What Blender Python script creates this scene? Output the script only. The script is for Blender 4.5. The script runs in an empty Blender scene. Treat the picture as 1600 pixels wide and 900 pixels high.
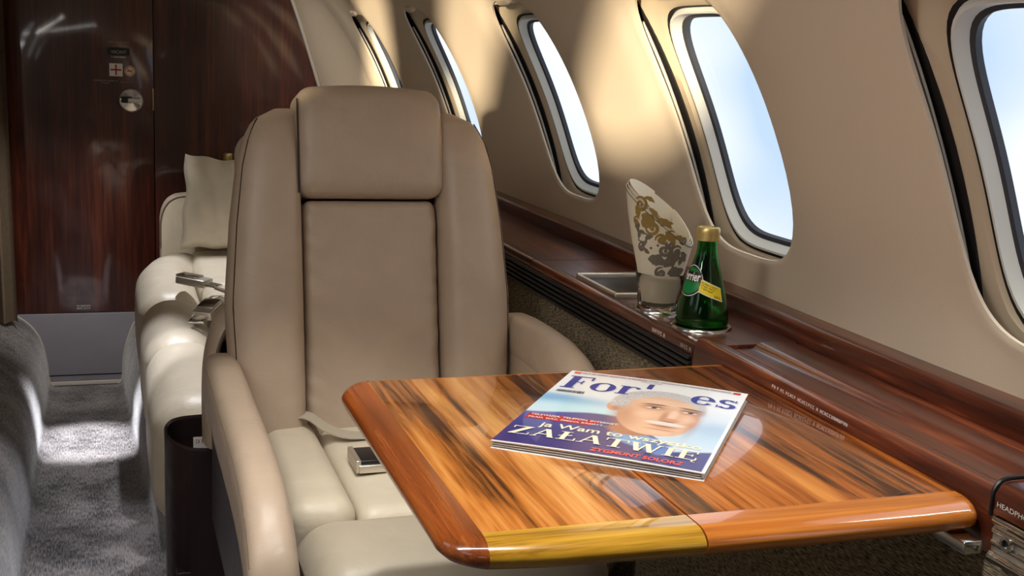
import bpy, bmesh, math, random
import numpy as np
from mathutils import Matrix, Vector

random.seed(4)
scene = bpy.context.scene
COL = scene.collection
PI = math.pi

# ---------------------------------------------------------------- camera
FPX = 1848.0
yaw, pitch, roll = [math.radians(a) for a in (19.178, 11.184, 2.757)]
CAM = Vector((0, 0, 1.02))
Fw = Vector((math.sin(yaw) * math.cos(pitch), math.cos(yaw) * math.cos(pitch), -math.sin(pitch)))
Rt0 = Vector((math.cos(yaw), -math.sin(yaw), 0))
Up0 = Rt0.cross(Fw)
RT = Rt0 * math.cos(roll) + Up0 * math.sin(roll)
UP = -Rt0 * math.sin(roll) + Up0 * math.cos(roll)
cd = bpy.data.cameras.new('camera')
cd.sensor_width = 36
cd.lens = FPX / 1600 * 36
cd.clip_start = 0.02
cam = bpy.data.objects.new('camera', cd)
COL.objects.link(cam)
cam.matrix_world = Matrix(((RT.x, UP.x, -Fw.x, CAM.x), (RT.y, UP.y, -Fw.y, CAM.y), (RT.z, UP.z, -Fw.z, CAM.z), (0, 0, 0, 1)))
scene.camera = cam

# ---------------------------------------------------------------- world, sun, large lights, exposure
vs = scene.view_settings
vs.view_transform = 'Standard'
vs.look = 'None'
vs.gamma = 1.0
vs.use_curve_mapping = False
vs.exposure = 0.15

world = bpy.data.worlds.new('sky')
scene.world = world
world.use_nodes = True
wn = world.node_tree.nodes
wl = world.node_tree.links
bg = wn['Background']
tc = wn.new('ShaderNodeTexCoord')
nz = wn.new('ShaderNodeTexNoise')
nz.inputs['Scale'].default_value = 4.2
nz.inputs['Detail'].default_value = 2.5
nz.inputs['Roughness'].default_value = 0.45
cr = wn.new('ShaderNodeValToRGB')
cr.color_ramp.elements[0].position = 0.40
cr.color_ramp.elements[0].color = (0.58, 0.74, 1.0, 1)
cr.color_ramp.elements[1].position = 0.56
cr.color_ramp.elements[1].color = (1.0, 1.03, 1.06, 1)
wl.new(tc.outputs['Generated'], nz.inputs['Vector'])
wl.new(nz.outputs['Fac'], cr.inputs['Fac'])
wl.new(cr.outputs['Color'], bg.inputs['Color'])
bg.inputs['Strength'].default_value = 1.0

SUN_DIR = Vector((0.57, 0.82, -0.06)).normalized()
sd = bpy.data.lights.new('sun', 'SUN')
sd.energy = 9.0
sd.angle = math.radians(2.2)
sd.color = (1.0, 0.84, 0.60)
sun = bpy.data.objects.new('sun', sd)
COL.objects.link(sun)
sun.rotation_euler = SUN_DIR.to_track_quat('-Z', 'Y').to_euler()


def area(name, loc, sx, sy, power, color=(1, 0.95, 0.88), direction=(0, 0, -1), spread=180):
    d = bpy.data.lights.new(name, 'AREA')
    d.shape = 'RECTANGLE'
    d.size, d.size_y = sx, sy
    d.energy = power
    d.color = color
    d.spread = math.radians(spread)
    o = bpy.data.objects.new(name, d)
    COL.objects.link(o)
    o.location = loc
    o.rotation_euler = Vector(direction).to_track_quat('-Z', 'Y').to_euler()
    return o


# unseen ceiling strips added as soft fill (their fixtures are built with the ceiling)
area('strip_fill_light', (0.27, 0.8, 1.415), 0.05, 5.6, 20.0, (1, 0.94, 0.86), (0.12, 0, -1))
area('strip_fill_light', (-0.39, 0.8, 1.415), 0.05, 5.6, 34.0, (1, 0.94, 0.86), (0.45, 0, -1))  # leans right to brighten the seat front

# ---------------------------------------------------------------- materials
MATS = {}


def srgb(r, g, b):
    f = lambda c: ((c / 255 + 0.055) / 1.055) ** 2.4 if c / 255 > 0.04045 else c / 255 / 12.92
    return (f(r), f(g), f(b), 1)


def new_mat(name):
    m = bpy.data.materials.new(name)
    m.use_nodes = True
    MATS[name] = m
    nt = m.node_tree
    return m, nt, nt.nodes['Principled BSDF'], nt.nodes, nt.links


def plain(name, col, rough=0.5, metal=0.0, bump=0.0, bscale=200, spec=0.5, coat=0.0, trans=0.0, ior=1.45, vary=0.0, vscale=8):
    m, nt, b, n, l = new_mat(name)
    b.inputs['Base Color'].default_value = col
    b.inputs['Roughness'].default_value = rough
    b.inputs['Metallic'].default_value = metal
    b.inputs['Specular IOR Level'].default_value = spec
    b.inputs['Coat Weight'].default_value = coat
    b.inputs['Coat Roughness'].default_value = 0.04
    b.inputs['Transmission Weight'].default_value = trans
    b.inputs['IOR'].default_value = ior
    t = n.new('ShaderNodeTexCoord')
    if bump:
        z = n.new('ShaderNodeTexNoise')
        z.inputs['Scale'].default_value = bscale
        z.inputs['Detail'].default_value = 3
        bp = n.new('ShaderNodeBump')
        bp.inputs['Strength'].default_value = bump
        bp.inputs['Distance'].default_value = 0.002
        l.new(t.outputs['Object'], z.inputs['Vector'])
        l.new(z.outputs['Fac'], bp.inputs['Height'])
        l.new(bp.outputs['Normal'], b.inputs['Normal'])
    if vary:
        z2 = n.new('ShaderNodeTexNoise')
        z2.inputs['Scale'].default_value = vscale
        z2.inputs['Detail'].default_value = 4
        l.new(t.outputs['Object'], z2.inputs['Vector'])
        mx = n.new('ShaderNodeMix')
        mx.data_type = 'RGBA'
        mx.inputs['A'].default_value = tuple(c * (1 - vary) for c in col[:3]) + (1,)
        mx.inputs['B'].default_value = tuple(min(1, c * (1 + vary)) for c in col[:3]) + (1,)
        l.new(z2.outputs['Fac'], mx.inputs['Factor'])
        l.new(mx.outputs['Result'], b.inputs['Base Color'])
    return m


def wood(name, cols, stretch=(1, 1, 1), scale=6.0, rot=(0, 0, 0), rough=0.25, coat=1.0, dist=1.5, fine=0.25, coat_rough=0.03, ramp_pos=(0.28, 0.5, 0.72)):
    m, nt, b, n, l = new_mat(name)
    t = n.new('ShaderNodeTexCoord')
    mp = n.new('ShaderNodeMapping')
    mp.inputs['Scale'].default_value = stretch
    mp.inputs['Rotation'].default_value = rot
    l.new(t.outputs['Object'], mp.inputs['Vector'])
    z = n.new('ShaderNodeTexNoise')
    z.inputs['Scale'].default_value = scale
    z.inputs['Detail'].default_value = 5
    z.inputs['Roughness'].default_value = 0.6
    z.inputs['Distortion'].default_value = dist * 0.2
    l.new(mp.outputs['Vector'], z.inputs['Vector'])
    z2 = n.new('ShaderNodeTexNoise')
    z2.inputs['Scale'].default_value = scale * 6
    z2.inputs['Detail'].default_value = 4
    l.new(mp.outputs['Vector'], z2.inputs['Vector'])
    add = n.new('ShaderNodeMix')
    add.inputs['Factor'].default_value = fine
    l.new(z.outputs['Fac'], add.inputs['A'])
    l.new(z2.outputs['Fac'], add.inputs['B'])
    r = n.new('ShaderNodeValToRGB')
    e = r.color_ramp.elements
    e[0].position, e[0].color = ramp_pos[0], cols[0]
    e[1].position, e[1].color = ramp_pos[2], cols[2]
    k = e.new(ramp_pos[1])
    k.color = cols[1]
    l.new(add.outputs['Result'], r.inputs['Fac'])
    l.new(r.outputs['Color'], b.inputs['Base Color'])
    b.inputs['Roughness'].default_value = rough
    b.inputs['Coat Weight'].default_value = coat
    b.inputs['Coat Roughness'].default_value = coat_rough
    return m


def weave(name, c1, c2, sc=(900, 260, 900), rough=0.9):
    m, nt, b, n, l = new_mat(name)
    t = n.new('ShaderNodeTexCoord')
    mp = n.new('ShaderNodeMapping')
    mp.inputs['Scale'].default_value = sc
    l.new(t.outputs['Object'], mp.inputs['Vector'])
    z = n.new('ShaderNodeTexNoise')
    z.inputs['Scale'].default_value = 1.0
    z.inputs['Detail'].default_value = 2
    l.new(mp.outputs['Vector'], z.inputs['Vector'])
    r = n.new('ShaderNodeValToRGB')
    r.color_ramp.elements[0].position = 0.4
    r.color_ramp.elements[0].color = c1
    r.color_ramp.elements[1].position = 0.62
    r.color_ramp.elements[1].color = c2
    l.new(z.outputs['Fac'], r.inputs['Fac'])
    l.new(r.outputs['Color'], b.inputs['Base Color'])
    bp = n.new('ShaderNodeBump')
    bp.inputs['Strength'].default_value = 0.5
    bp.inputs['Distance'].default_value = 0.001
    l.new(z.outputs['Fac'], bp.inputs['Height'])
    l.new(bp.outputs['Normal'], b.inputs['Normal'])
    b.inputs['Roughness'].default_value = rough
    return m


def carpet_mat():
    m, nt, b, n, l = new_mat('carpet')
    t = n.new('ShaderNodeTexCoord')
    z = n.new('ShaderNodeTexNoise')
    z.inputs['Scale'].default_value = 9
    z.inputs['Detail'].default_value = 6
    z.inputs['Roughness'].default_value = 0.65
    l.new(t.outputs['Object'], z.inputs['Vector'])
    mp = n.new('ShaderNodeMapping')
    mp.inputs['Scale'].default_value = (300, 45, 200)
    l.new(t.outputs['Object'], mp.inputs['Vector'])
    z2 = n.new('ShaderNodeTexNoise')
    z2.inputs['Scale'].default_value = 1
    l.new(mp.outputs['Vector'], z2.inputs['Vector'])
    mx = n.new('ShaderNodeMix')
    mx.inputs['Factor'].default_value = 0.45
    l.new(z.outputs['Fac'], mx.inputs['A'])
    l.new(z2.outputs['Fac'], mx.inputs['B'])
    r = n.new('ShaderNodeValToRGB')
    r.color_ramp.elements[0].position = 0.40
    r.color_ramp.elements[0].color = srgb(46, 43, 46)
    r.color_ramp.elements[1].position = 0.60
    r.color_ramp.elements[1].color = srgb(142, 136, 134)
    l.new(mx.outputs['Result'], r.inputs['Fac'])
    l.new(r.outputs['Color'], b.inputs['Base Color'])
    bp = n.new('ShaderNodeBump')
    bp.inputs['Strength'].default_value = 0.8
    bp.inputs['Distance'].default_value = 0.003
    l.new(mx.outputs['Result'], bp.inputs['Height'])
    l.new(bp.outputs['Normal'], b.inputs['Normal'])
    b.inputs['Roughness'].default_value = 1.0
    b.inputs['Sheen Weight'].default_value = 0.4
    return m


def pane_mat():
    m, nt, b, n, l = new_mat('pane')
    n.remove(b)
    out = n['Material Output']
    tr = n.new('ShaderNodeBsdfTransparent')
    tr.inputs['Color'].default_value = (0.96, 0.98, 1, 1)
    gl = n.new('ShaderNodeBsdfGlossy')
    gl.inputs['Roughness'].default_value = 0.02
    mx = n.new('ShaderNodeMixShader')
    mx.inputs['Fac'].default_value = 0.03
    l.new(tr.outputs['BSDF'], mx.inputs[1])
    l.new(gl.outputs['BSDF'], mx.inputs[2])
    l.new(mx.outputs['Shader'], out.inputs['Surface'])
    return m


def attr_mat(name, rough=0.3, coat=0.3):
    m, nt, b, n, l = new_mat(name)
    a = n.new('ShaderNodeVertexColor')
    a.layer_name = 'print'
    l.new(a.outputs['Color'], b.inputs['Base Color'])
    b.inputs['Roughness'].default_value = rough
    b.inputs['Coat Weight'].default_value = coat
    return m


def leather(name, col, rough=0.42):
    m, nt, b, n, l = new_mat(name)
    t = n.new('ShaderNodeTexCoord')
    v = n.new('ShaderNodeTexVoronoi')
    v.inputs['Scale'].default_value = 520
    z = n.new('ShaderNodeTexNoise')
    z.inputs['Scale'].default_value = 14
    z.inputs['Detail'].default_value = 5
    z.inputs['Distortion'].default_value = 0.6
    l.new(t.outputs['Object'], v.inputs['Vector'])
    l.new(t.outputs['Object'], z.inputs['Vector'])
    b1 = n.new('ShaderNodeBump')
    b1.inputs['Strength'].default_value = 0.12
    b1.inputs['Distance'].default_value = 0.0006
    l.new(v.outputs['Distance'], b1.inputs['Height'])
    b2 = n.new('ShaderNodeBump')
    b2.inputs['Strength'].default_value = 0.42
    b2.inputs['Distance'].default_value = 0.008
    l.new(z.outputs['Fac'], b2.inputs['Height'])
    l.new(b1.outputs['Normal'], b2.inputs['Normal'])
    l.new(b2.outputs['Normal'], b.inputs['Normal'])
    mx = n.new('ShaderNodeMix')
    mx.data_type = 'RGBA'
    mx.inputs['A'].default_value = tuple(c * 0.86 for c in col[:3]) + (1,)
    mx.inputs['B'].default_value = tuple(min(1, c * 1.1) for c in col[:3]) + (1,)
    l.new(z.outputs['Fac'], mx.inputs['Factor'])
    l.new(mx.outputs['Result'], b.inputs['Base Color'])
    b.inputs['Roughness'].default_value = rough
    return m


leather('leather_shaded', srgb(178, 159, 140))  # seat leather with shade put into its colour, for backs and arms
leather('leather_lit', srgb(206, 196, 176))  # the same leather toned as lit from above, for cushions and sofa
leather('leather_side', srgb(168, 152, 134))
leather('leather_brown', srgb(44, 30, 34), 0.35)
plain('seam', srgb(52, 40, 32), 0.7)
plain('gap_dark', srgb(22, 18, 18), 0.8)
plain('stitch', srgb(110, 95, 78), 0.7)
plain('lining', srgb(214, 198, 176), 0.75, bump=0.12, bscale=420)
plain('lining_ceiling', srgb(224, 216, 202), 0.8)
plain('shroud', srgb(206, 190, 164), 0.55)
plain('frame_grey', srgb(214, 214, 206), 0.4)
plain('gasket', srgb(52, 54, 60), 0.6)
plain('rail', srgb(206, 202, 188), 0.35)
plain('chrome', srgb(220, 218, 212), 0.16, metal=1.0)
plain('steel', srgb(216, 210, 198), 0.36, metal=0.85)
plain('gold', srgb(222, 200, 130), 0.38, metal=0.75)
plain('black_plastic', srgb(24, 22, 24), 0.4)
plain('grey_panel', srgb(138, 136, 144), 0.5, vary=0.12)
plain('trim_light', srgb(196, 190, 178), 0.35)
plain('white_print', srgb(236, 232, 226), 0.5)
plain('dim_print', srgb(170, 160, 150), 0.5)
plain('red_print', srgb(176, 36, 30), 0.5)
plain('orange_print', srgb(222, 96, 58), 0.5)
plain('cream_print', srgb(240, 232, 200), 0.5)
plain('blue_print', srgb(34, 44, 140), 0.4)
plain('pale_print', srgb(198, 204, 214), 0.4)
plain('yellow_print', srgb(232, 206, 40), 0.45)
plain('green_print', srgb(18, 120, 56), 0.4)
plain('black_print', srgb(16, 18, 18), 0.45)
plain('coral_print', srgb(244, 104, 76), 0.45)
plain('paper', srgb(232, 230, 226), 0.5)
plain('paper_grey', srgb(120, 118, 122), 0.6)
plain('linen', srgb(226, 216, 194), 0.8, bump=0.2, bscale=900)
plain('damask_grey', srgb(116, 106, 94), 0.6)
plain('damask_gold', srgb(150, 124, 66), 0.5)
plain('velvet', srgb(224, 215, 196), 0.5, bump=0.9, bscale=16, vary=0.2, vscale=14)
plain('belt_web', srgb(176, 166, 148), 0.7, bump=0.3, bscale=700)
plain('green_glass', (0.02, 0.42, 0.07, 1), 0.04, trans=1.0, ior=1.45)
plain('water', (0.30, 0.62, 0.34, 1), 0.0, trans=1.0, ior=1.33)
plain('clear_glass', (0.96, 0.95, 0.92, 1), 0.03, trans=1.0, ior=1.45)
plain('curtain_cloth', srgb(112, 96, 78), 0.9, bump=0.4, bscale=300, vary=0.2, vscale=60)
wood('mahogany', (srgb(34, 13, 10), srgb(72, 31, 21), srgb(116, 60, 38)), (9, 9, 0.5), 1.9, rough=0.35, coat=1.0, coat_rough=0.06, fine=0.35, ramp_pos=(0.34, 0.52, 0.72))
wood('ledge_wood', (srgb(40, 15, 10), srgb(86, 38, 22), srgb(150, 80, 42)), (13, 0.7, 13), 2.4, rough=0.3, coat=0.38, coat_rough=0.05, fine=0.35, ramp_pos=(0.36, 0.52, 0.70))
wood('table_veneer', (srgb(62, 28, 8), srgb(182, 110, 44), srgb(230, 168, 92)), (13, 0.55, 13), 1.9, rot=(0, 0, 0.06), rough=0.2, coat=0.8, fine=0.30, ramp_pos=(0.41, 0.505, 0.66))
wood('table_veneer_inner', (srgb(54, 24, 8), srgb(160, 88, 32), srgb(206, 136, 64)), (13, 0.55, 13), 2.2, rot=(0, 0, 0.03), rough=0.2, coat=0.8, fine=0.30, ramp_pos=(0.42, 0.515, 0.68))
wood('edge_orange', (srgb(136, 70, 22), srgb(190, 110, 38), srgb(216, 142, 58)), (1.2, 45, 55), 2.2, rough=0.2, coat=1.0)
wood('edge_yellow', (srgb(96, 62, 10), srgb(186, 138, 36), srgb(214, 172, 62)), (1.2, 55, 70), 2.2, rough=0.2, coat=1.0)
wood('edge_side', (srgb(84, 38, 12), srgb(142, 70, 24), srgb(184, 108, 42)), (45, 1.2, 45), 2.2, rough=0.2, coat=1.0)
weave('panel_weave', srgb(66, 58, 48), srgb(168, 152, 122), (300, 90, 950))
carpet_mat()
pane_mat()
attr_mat('cover_print')

# ---------------------------------------------------------------- helpers
LOC = {}


def mark(o, label=None, cat=None, group=None, kind=None):
    if label: o['label'] = label
    if cat: o['category'] = cat
    if group: o['group'] = group
    if kind: o['kind'] = kind
    return o


def thing(name, loc, label=None, cat=None, kind=None, group=None):
    o = bpy.data.objects.new(name, None)
    o.empty_display_size = 0.05
    COL.objects.link(o)
    o.location = loc
    LOC[o] = Vector(loc)
    return mark(o, label, cat, group, kind)


def put(name, vf, mat, parent=None, smooth=True, label=None, origin=None, sharp=None):
    verts, faces = vf[0], vf[1]
    if parent is not None:
        o0 = LOC[parent]
    else:
        o0 = Vector(origin) if origin is not None else Vector((0, 0, 0))
    me = bpy.data.meshes.new(name)
    me.from_pydata([(v[0] - o0.x, v[1] - o0.y, v[2] - o0.z) for v in verts], [], [tuple(f) for f in faces])
    mats = mat if isinstance(mat, (list, tuple)) else [mat]
    for m in mats:
        me.materials.append(MATS[m])
    if len(vf) > 2:
        for p, mi in zip(me.polygons, vf[2]):
            p.material_index = mi
    bm = bmesh.new()
    bm.from_mesh(me)
    if sharp != 'flatmesh':
        bmesh.ops.recalc_face_normals(bm, faces=bm.faces)
    if smooth:
        for f in bm.faces: f.smooth = True
        lim = math.radians(40)
        for e in bm.edges:
            if len(e.link_faces) == 2 and e.calc_face_angle(0) > lim:
                e.smooth = False
    bm.to_mesh(me)
    bm.free()
    o = bpy.data.objects.new(name, me)
    COL.objects.link(o)
    if parent is not None:
        o.parent = parent
    else:
        o.location = o0
    LOC[o] = o0
    if label: o['label'] = label
    return o


def merge(*parts):
    V, F, I = [], [], []
    for p in parts:
        k = len(V)
        V += list(p[0])
        F += [tuple(i + k for i in f) for f in p[1]]
        I += list(p[2]) if len(p) > 2 else [0] * len(p[1])
    return V, F, I


def xf(vf, fn):
    return ([fn(v) for v in vf[0]],) + tuple(vf[1:])


def box(x0, x1, y0, y1, z0, z1):
    V = [(x, y, z) for x in (x0, x1) for y in (y0, y1) for z in (z0, z1)]
    F = [(0, 1, 3, 2), (4, 6, 7, 5), (0, 4, 5, 1), (2, 3, 7, 6), (0, 2, 6, 4), (1, 5, 7, 3)]
    return V, F


def rbox(x0, x1, y0, y1, z0, z1, r, k=5, m=6, puff=(0, 0, 0), fn=None):
    """rounded box; puff = outward bulge at the middle of the faces across each axis"""
    lo, hi = (x0, y0, z0), (x1, y1, z1)
    ax = []
    for a, b in zip(lo, hi):
        L = b - a
        rr = min(r, L / 2 * 0.999)
        s = [rr * (1 - math.cos(PI / 2 * i / k)) for i in range(k + 1)]
        pts = [a + q for q in s]
        inner = [a + rr + (L - 2 * rr) * i / m for i in range(1, m)]
        pts += inner + [b - q for q in reversed(s)]
        ax.append(pts)
    idx, V, F = {}, [], []
    rr = [min(r, (b - a) / 2 * 0.999) for a, b in zip(lo, hi)]
    rmin = min(rr)

    def vert(p):
        key = tuple(round(c, 7) for c in p)
        if key in idx: return idx[key]
        # cube -> rounded
        c = [min(max(p[i], lo[i] + rr[i]), hi[i] - rr[i]) for i in range(3)]
        d = [p[i] - c[i] for i in range(3)]
        q = [d[i] / rr[i] for i in range(3)]
        n = math.sqrt(sum(t * t for t in q))
        mx = max(abs(t) for t in q)
        if n > 1e-9:
            out = [c[i] + d[i] / n * (mx if mx > 0 else 1) if False else c[i] + q[i] / n * rr[i] for i in range(3)]
        else:
            out = list(p)
        if any(puff):
            t = [(out[i] - (lo[i] + hi[i]) / 2) / ((hi[i] - lo[i]) / 2) for i in range(3)]
            w = [max(0, 1 - t[i] * t[i]) for i in range(3)]
            out = [out[0] + puff[0] * t[0] * w[1] * w[2], out[1] + puff[1] * t[1] * w[0] * w[2], out[2] + puff[2] * t[2] * w[0] * w[1]]
        if fn: out = fn(out)
        idx[key] = len(V)
        V.append(tuple(out))
        return idx[key]

    for a in range(3):
        b, c = [(1, 2), (2, 0), (0, 1)][a]
        for side in (0, -1):
            for i in range(len(ax[b]) - 1):
                for j in range(len(ax[c]) - 1):
                    q = []
                    for (ii, jj) in ((i, j), (i + 1, j), (i + 1, j + 1), (i, j + 1)):
                        p = [0, 0, 0]
                        p[a] = ax[a][side]
                        p[b] = ax[b][ii]
                        p[c] = ax[c][jj]
                        q.append(vert(p))
                    if len(set(q)) == 4:
                        F.append(q if side == -1 else q[::-1])
    return V, F


def loft(rings, closed=True, cap=True):
    n = len(rings[0])
    V = [tuple(p) for r in rings for p in r]
    F = []
    for i in range(len(rings) - 1):
        for j in range(n if closed else n - 1):
            a, b = i * n + j, i * n + (j + 1) % n
            F.append((a, b, b + n, a + n))
    if cap and closed:
        F.append(tuple(range(n))[::-1])
        F.append(tuple(range((len(rings) - 1) * n, len(rings) * n)))
    return V, F


def tube(path, r, n=8, cap=True):
    P = [Vector(p) for p in path]
    rings = []
    up = Vector((0, 0, 1))
    prev = None
    for i, p in enumerate(P):
        t = (P[min(i + 1, len(P) - 1)] - P[max(i - 1, 0)]).normalized()
        if prev is None:
            a = t.orthogonal().normalized()
        else:
            a = (prev - t * prev.dot(t)).normalized()
        prev = a
        b = t.cross(a)
        rr = r[i] if isinstance(r, (list, tuple)) else r
        rings.append([p + (a * math.cos(2 * PI * j / n) + b * math.sin(2 * PI * j / n)) * rr for j in range(n)])
    return loft(rings, True, cap)


def lathe(profile, c, n=40, cap=False):
    rings = [[(c[0] + r * math.cos(2 * PI * j / n), c[1] + r * math.sin(2 * PI * j / n), z) for j in range(n)] for r, z in profile]
    return loft(rings, True, cap)


def extr(profile, y0, y1, closed=True):
    """profile of (x, z) extruded along Y"""
    return loft([[(x, y0, z) for x, z in profile], [(x, y1, z) for x, z in profile]], closed, True)


def smooth_poly(pts, n=6, closed=False):
    """Catmull-Rom through points"""
    out = []
    N = len(pts)
    rng = range(N if closed else N - 1)
    for i in rng:
        p0 = pts[(i - 1) % N] if closed or i > 0 else pts[0]
        p1, p2 = pts[i], pts[(i + 1) % N]
        p3 = pts[(i + 2) % N] if closed or i + 2 < N else pts[-1]
        for k in range(n):
            t = k / n
            out.append(tuple(0.5 * ((2 * b) + (-a + c) * t + (2 * a - 5 * b + 4 * c - d) * t * t + (-a + 3 * b - 3 * c + d) * t ** 3) for a, b, c, d in zip(p0, p1, p2, p3)))
    if not closed: out.append(tuple(pts[-1]))
    return out


def text2d(s, bold=0.0, res=3):
    cu = bpy.data.curves.new('lettering', 'FONT')
    cu.body = s
    cu.size = 1.0
    cu.offset = bold
    cu.resolution_u = res
    cu.fill_mode = 'BOTH'
    ob = bpy.data.objects.new('lettering', cu)
    COL.objects.link(ob)
    dg = bpy.context.evaluated_depsgraph_get()
    me = bpy.data.meshes.new_from_object(ob.evaluated_get(dg))
    V = [(v.co.x, v.co.y) for v in me.vertices]
    F = [tuple(p.vertices) for p in me.polygons]
    bpy.data.objects.remove(ob)
    bpy.data.curves.remove(cu)
    bpy.data.meshes.remove(me)
    return V, F


def fit(vf, u0, v0, w, h):
    """scale 2D mesh to a box"""
    xs = [v[0] for v in vf[0]]
    ys = [v[1] for v in vf[0]]
    a, b, c, d = min(xs), max(xs), min(ys), max(ys)
    return [(u0 + (x - a) / (b - a) * w, v0 + (y - c) / (d - c) * h) for x, y in vf[0]], vf[1]


def to3(vf2, fn):
    return [fn(u, v) for u, v in vf2[0]], vf2[1]


def marks(n, seed=1):
    """a line of print too small to read in the photograph: letter-like strokes"""
    R = random.Random(seed)
    ps, x = [], 0.0
    for i in range(n):
        if i and R.random() < 0.16:
            x += 0.5
        k = R.randrange(4)
        w = 0.55
        ps.append(([(x, 0), (x + 0.16, 0), (x + 0.16, 1), (x, 1)], [(0, 1, 2, 3)]))
        if k in (0, 1): ps.append(([(x, 0.84), (x + w, 0.84), (x + w, 1), (x, 1)], [(0, 1, 2, 3)]))
        if k in (1, 2): ps.append(([(x, 0), (x + w, 0), (x + w, 0.16), (x, 0.16)], [(0, 1, 2, 3)]))
        if k in (0, 3): ps.append(([(x, 0.42), (x + w, 0.42), (x + w, 0.58), (x, 0.58)], [(0, 1, 2, 3)]))
        if k in (2, 3): ps.append(([(x + w - 0.16, 0), (x + w, 0), (x + w, 1), (x + w - 0.16, 1)], [(0, 1, 2, 3)]))
        x += 0.8
    V, F = [], []
    for v, f in ps:
        k = len(V)
        V += v
        F += [tuple(i + k for i in q) for q in f]
    return V, F


def disc2(r, n=32, cx=0, cy=0):
    return [(cx + r * math.cos(2 * PI * i / n), cy + r * math.sin(2 * PI * i / n)) for i in range(n)], [tuple(range(n))]


def ring2(r0, r1, n=32, cx=0, cy=0):
    V = [(cx + r * math.cos(2 * PI * i / n), cy + r * math.sin(2 * PI * i / n)) for r in (r0, r1) for i in range(n)]
    return V, [(i, (i + 1) % n, n + (i + 1) % n, n + i) for i in range(n)]


def quad2(x0, y0, x1, y1):
    return [(x0, y0), (x1, y0), (x1, y1), (x0, y1)], [(0, 1, 2, 3)]


def seg2(x0, y0, x1, y1, w):
    """stroke with horizontal width w"""
    return [(x0 - w / 2, y0), (x0 + w / 2, y0), (x1 + w / 2, y1), (x1 - w / 2, y1)], [(0, 1, 2, 3)]


def merge2(*ps):
    m = merge(*ps)
    return m[0], m[1]


# ---------------------------------------------------------------- cabin shell
XC, ZC, R0 = -0.059, 0.505, 1.0
TH0, TH1 = 9.3, 62.0
THC, THH = 25.4, 12.2        # aperture centre and half height, degrees
rad = math.radians


def hull(y, s, R, side=1):
    """s = arc angle in degrees above the cabin centre"""
    return (XC + side * R * math.cos(rad(s)), y, ZC + R * math.sin(rad(s)))


def bay_ring(yc, y0, y1, a, b, p, n=20, t0=TH0, t1=TH1, tc=THC):
    """matching points on a superellipse aperture and on the bay rectangle, (y, angle)"""
    out, inn = [], []
    rect = []
    for i in range(n): rect.append((y0 + (y1 - y0) * i / n, t0))
    for i in range(n): rect.append((y1, t0 + (t1 - t0) * i / n))
    for i in range(n): rect.append((y1 - (y1 - y0) * i / n, t1))
    for i in range(n): rect.append((y0, t1 - (t1 - t0) * i / n))
    for (y, t) in rect:
        hy = (y1 - yc) if y > yc else (yc - y0)
        ht = (t1 - tc) if t > tc else (tc - t0)
        u, v = (y - yc) / hy, (t - tc) / ht
        m = (abs(u) ** p + abs(v) ** p) ** (1 / p)
        inn.append((yc + a * u / m, tc + b * v / m))
        out.append((y, t))
    return inn, out


def bay_lining(yc, y0, y1, side=1, a=0.15, b=THH, tc=THC, t0=TH0, t1=TH1, lip=0.004, dish=0.010):
    inn, out = bay_ring(yc, y0, y1, a, b, 3.6, 24, t0, t1, tc)
    rings = []
    rings.append([hull(y, s, R0 + dish + 0.003 + lip, side) for y, s in inn])
    ts = [0, 0.02, 0.05, 0.09, 0.14, 0.2, 0.28, 0.38, 0.5, 0.65, 0.82, 1.0]
    for t in ts:
        rg = []
        for (yi, si), (yo, so) in zip(inn, out):
            y, s = yi + (yo - yi) * t, si + (so - si) * t
            d = math.hypot(y - yi, rad(s - si))
            off = dish * math.exp(-(d / 0.055) ** 2) + 0.003 * math.exp(-(d / 0.004) ** 2)
            if t == 1.0: off = 0
            rg.append(hull(y, s, R0 + off, side))
        rings.append(rg)
    return loft(rings, True, False)


def arc_sheet(y0, y1, t0, t1, R=R0, side=1, nt=16, ny=1):
    rings = [[hull(y0 + (y1 - y0) * j / ny, t0 + (t1 - t0) * i / nt, R, side) for i in range(nt + 1)] for j in range(ny + 1)]
    return loft(rings, False, False)


YB = 4.30           # forward bulkhead
YR = -2.70          # rear end of the cabin
WIN = [0.925, 1.567, 2.270, 3.037, 3.770]
WIN_ALL = [-0.37, 0.28] + WIN
EDGE = [-0.70, -0.045, 0.60, 1.246, 1.92, 2.655, 3.40, 4.07]

parts = [bay_lining(WIN_ALL[i], EDGE[i], EDGE[i + 1]) for i in range(len(WIN_ALL))]
parts.append(arc_sheet(YR, EDGE[0], TH0, TH1))
parts.append(arc_sheet(YR, YB + 0.1, -52, TH0))
wall_right = mark(put('wall_right', merge(*parts), 'lining'), 'beige cabin lining with large rounded window openings', kind='structure')

# left wall, unseen: invented upper openings shape the sun patches on the window wall
LWY = [-0.59, 0.38, 1.36]
LE = [-1.08, -0.105, 0.87, 1.85]
parts = [bay_lining(LWY[i], LE[i], LE[i + 1], -1, a=0.21, b=11.5, tc=43.5, t0=TH0, t1=66.0, lip=0.01) for i in range(3)]
parts.append(arc_sheet(LE[3], YB + 0.1, TH0, 66.0, side=-1))
parts.append(arc_sheet(YR, LE[0], TH0, 66.0, side=-1))
parts.append(arc_sheet(YR, YB + 0.1, -52, TH0, side=-1))
mark(put('wall_left', merge(*parts), 'lining'), 'beige cabin lining with added sun openings, opposite the windows', kind='structure')
ceil = mark(put('ceiling', arc_sheet(YR, YB + 0.1, 62.0, 114.0, nt=24), 'lining_ceiling'), 'curved pale cabin ceiling', kind='structure')
for x in (0.27, -0.39):
    put('fill_light_channel', rbox(x - 0.05, x + 0.05, -2.1, 3.7, 1.425, 1.46, 0.012, 3, 2), 'frame_grey', ceil)  # unseen housings for the added fill strips
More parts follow.
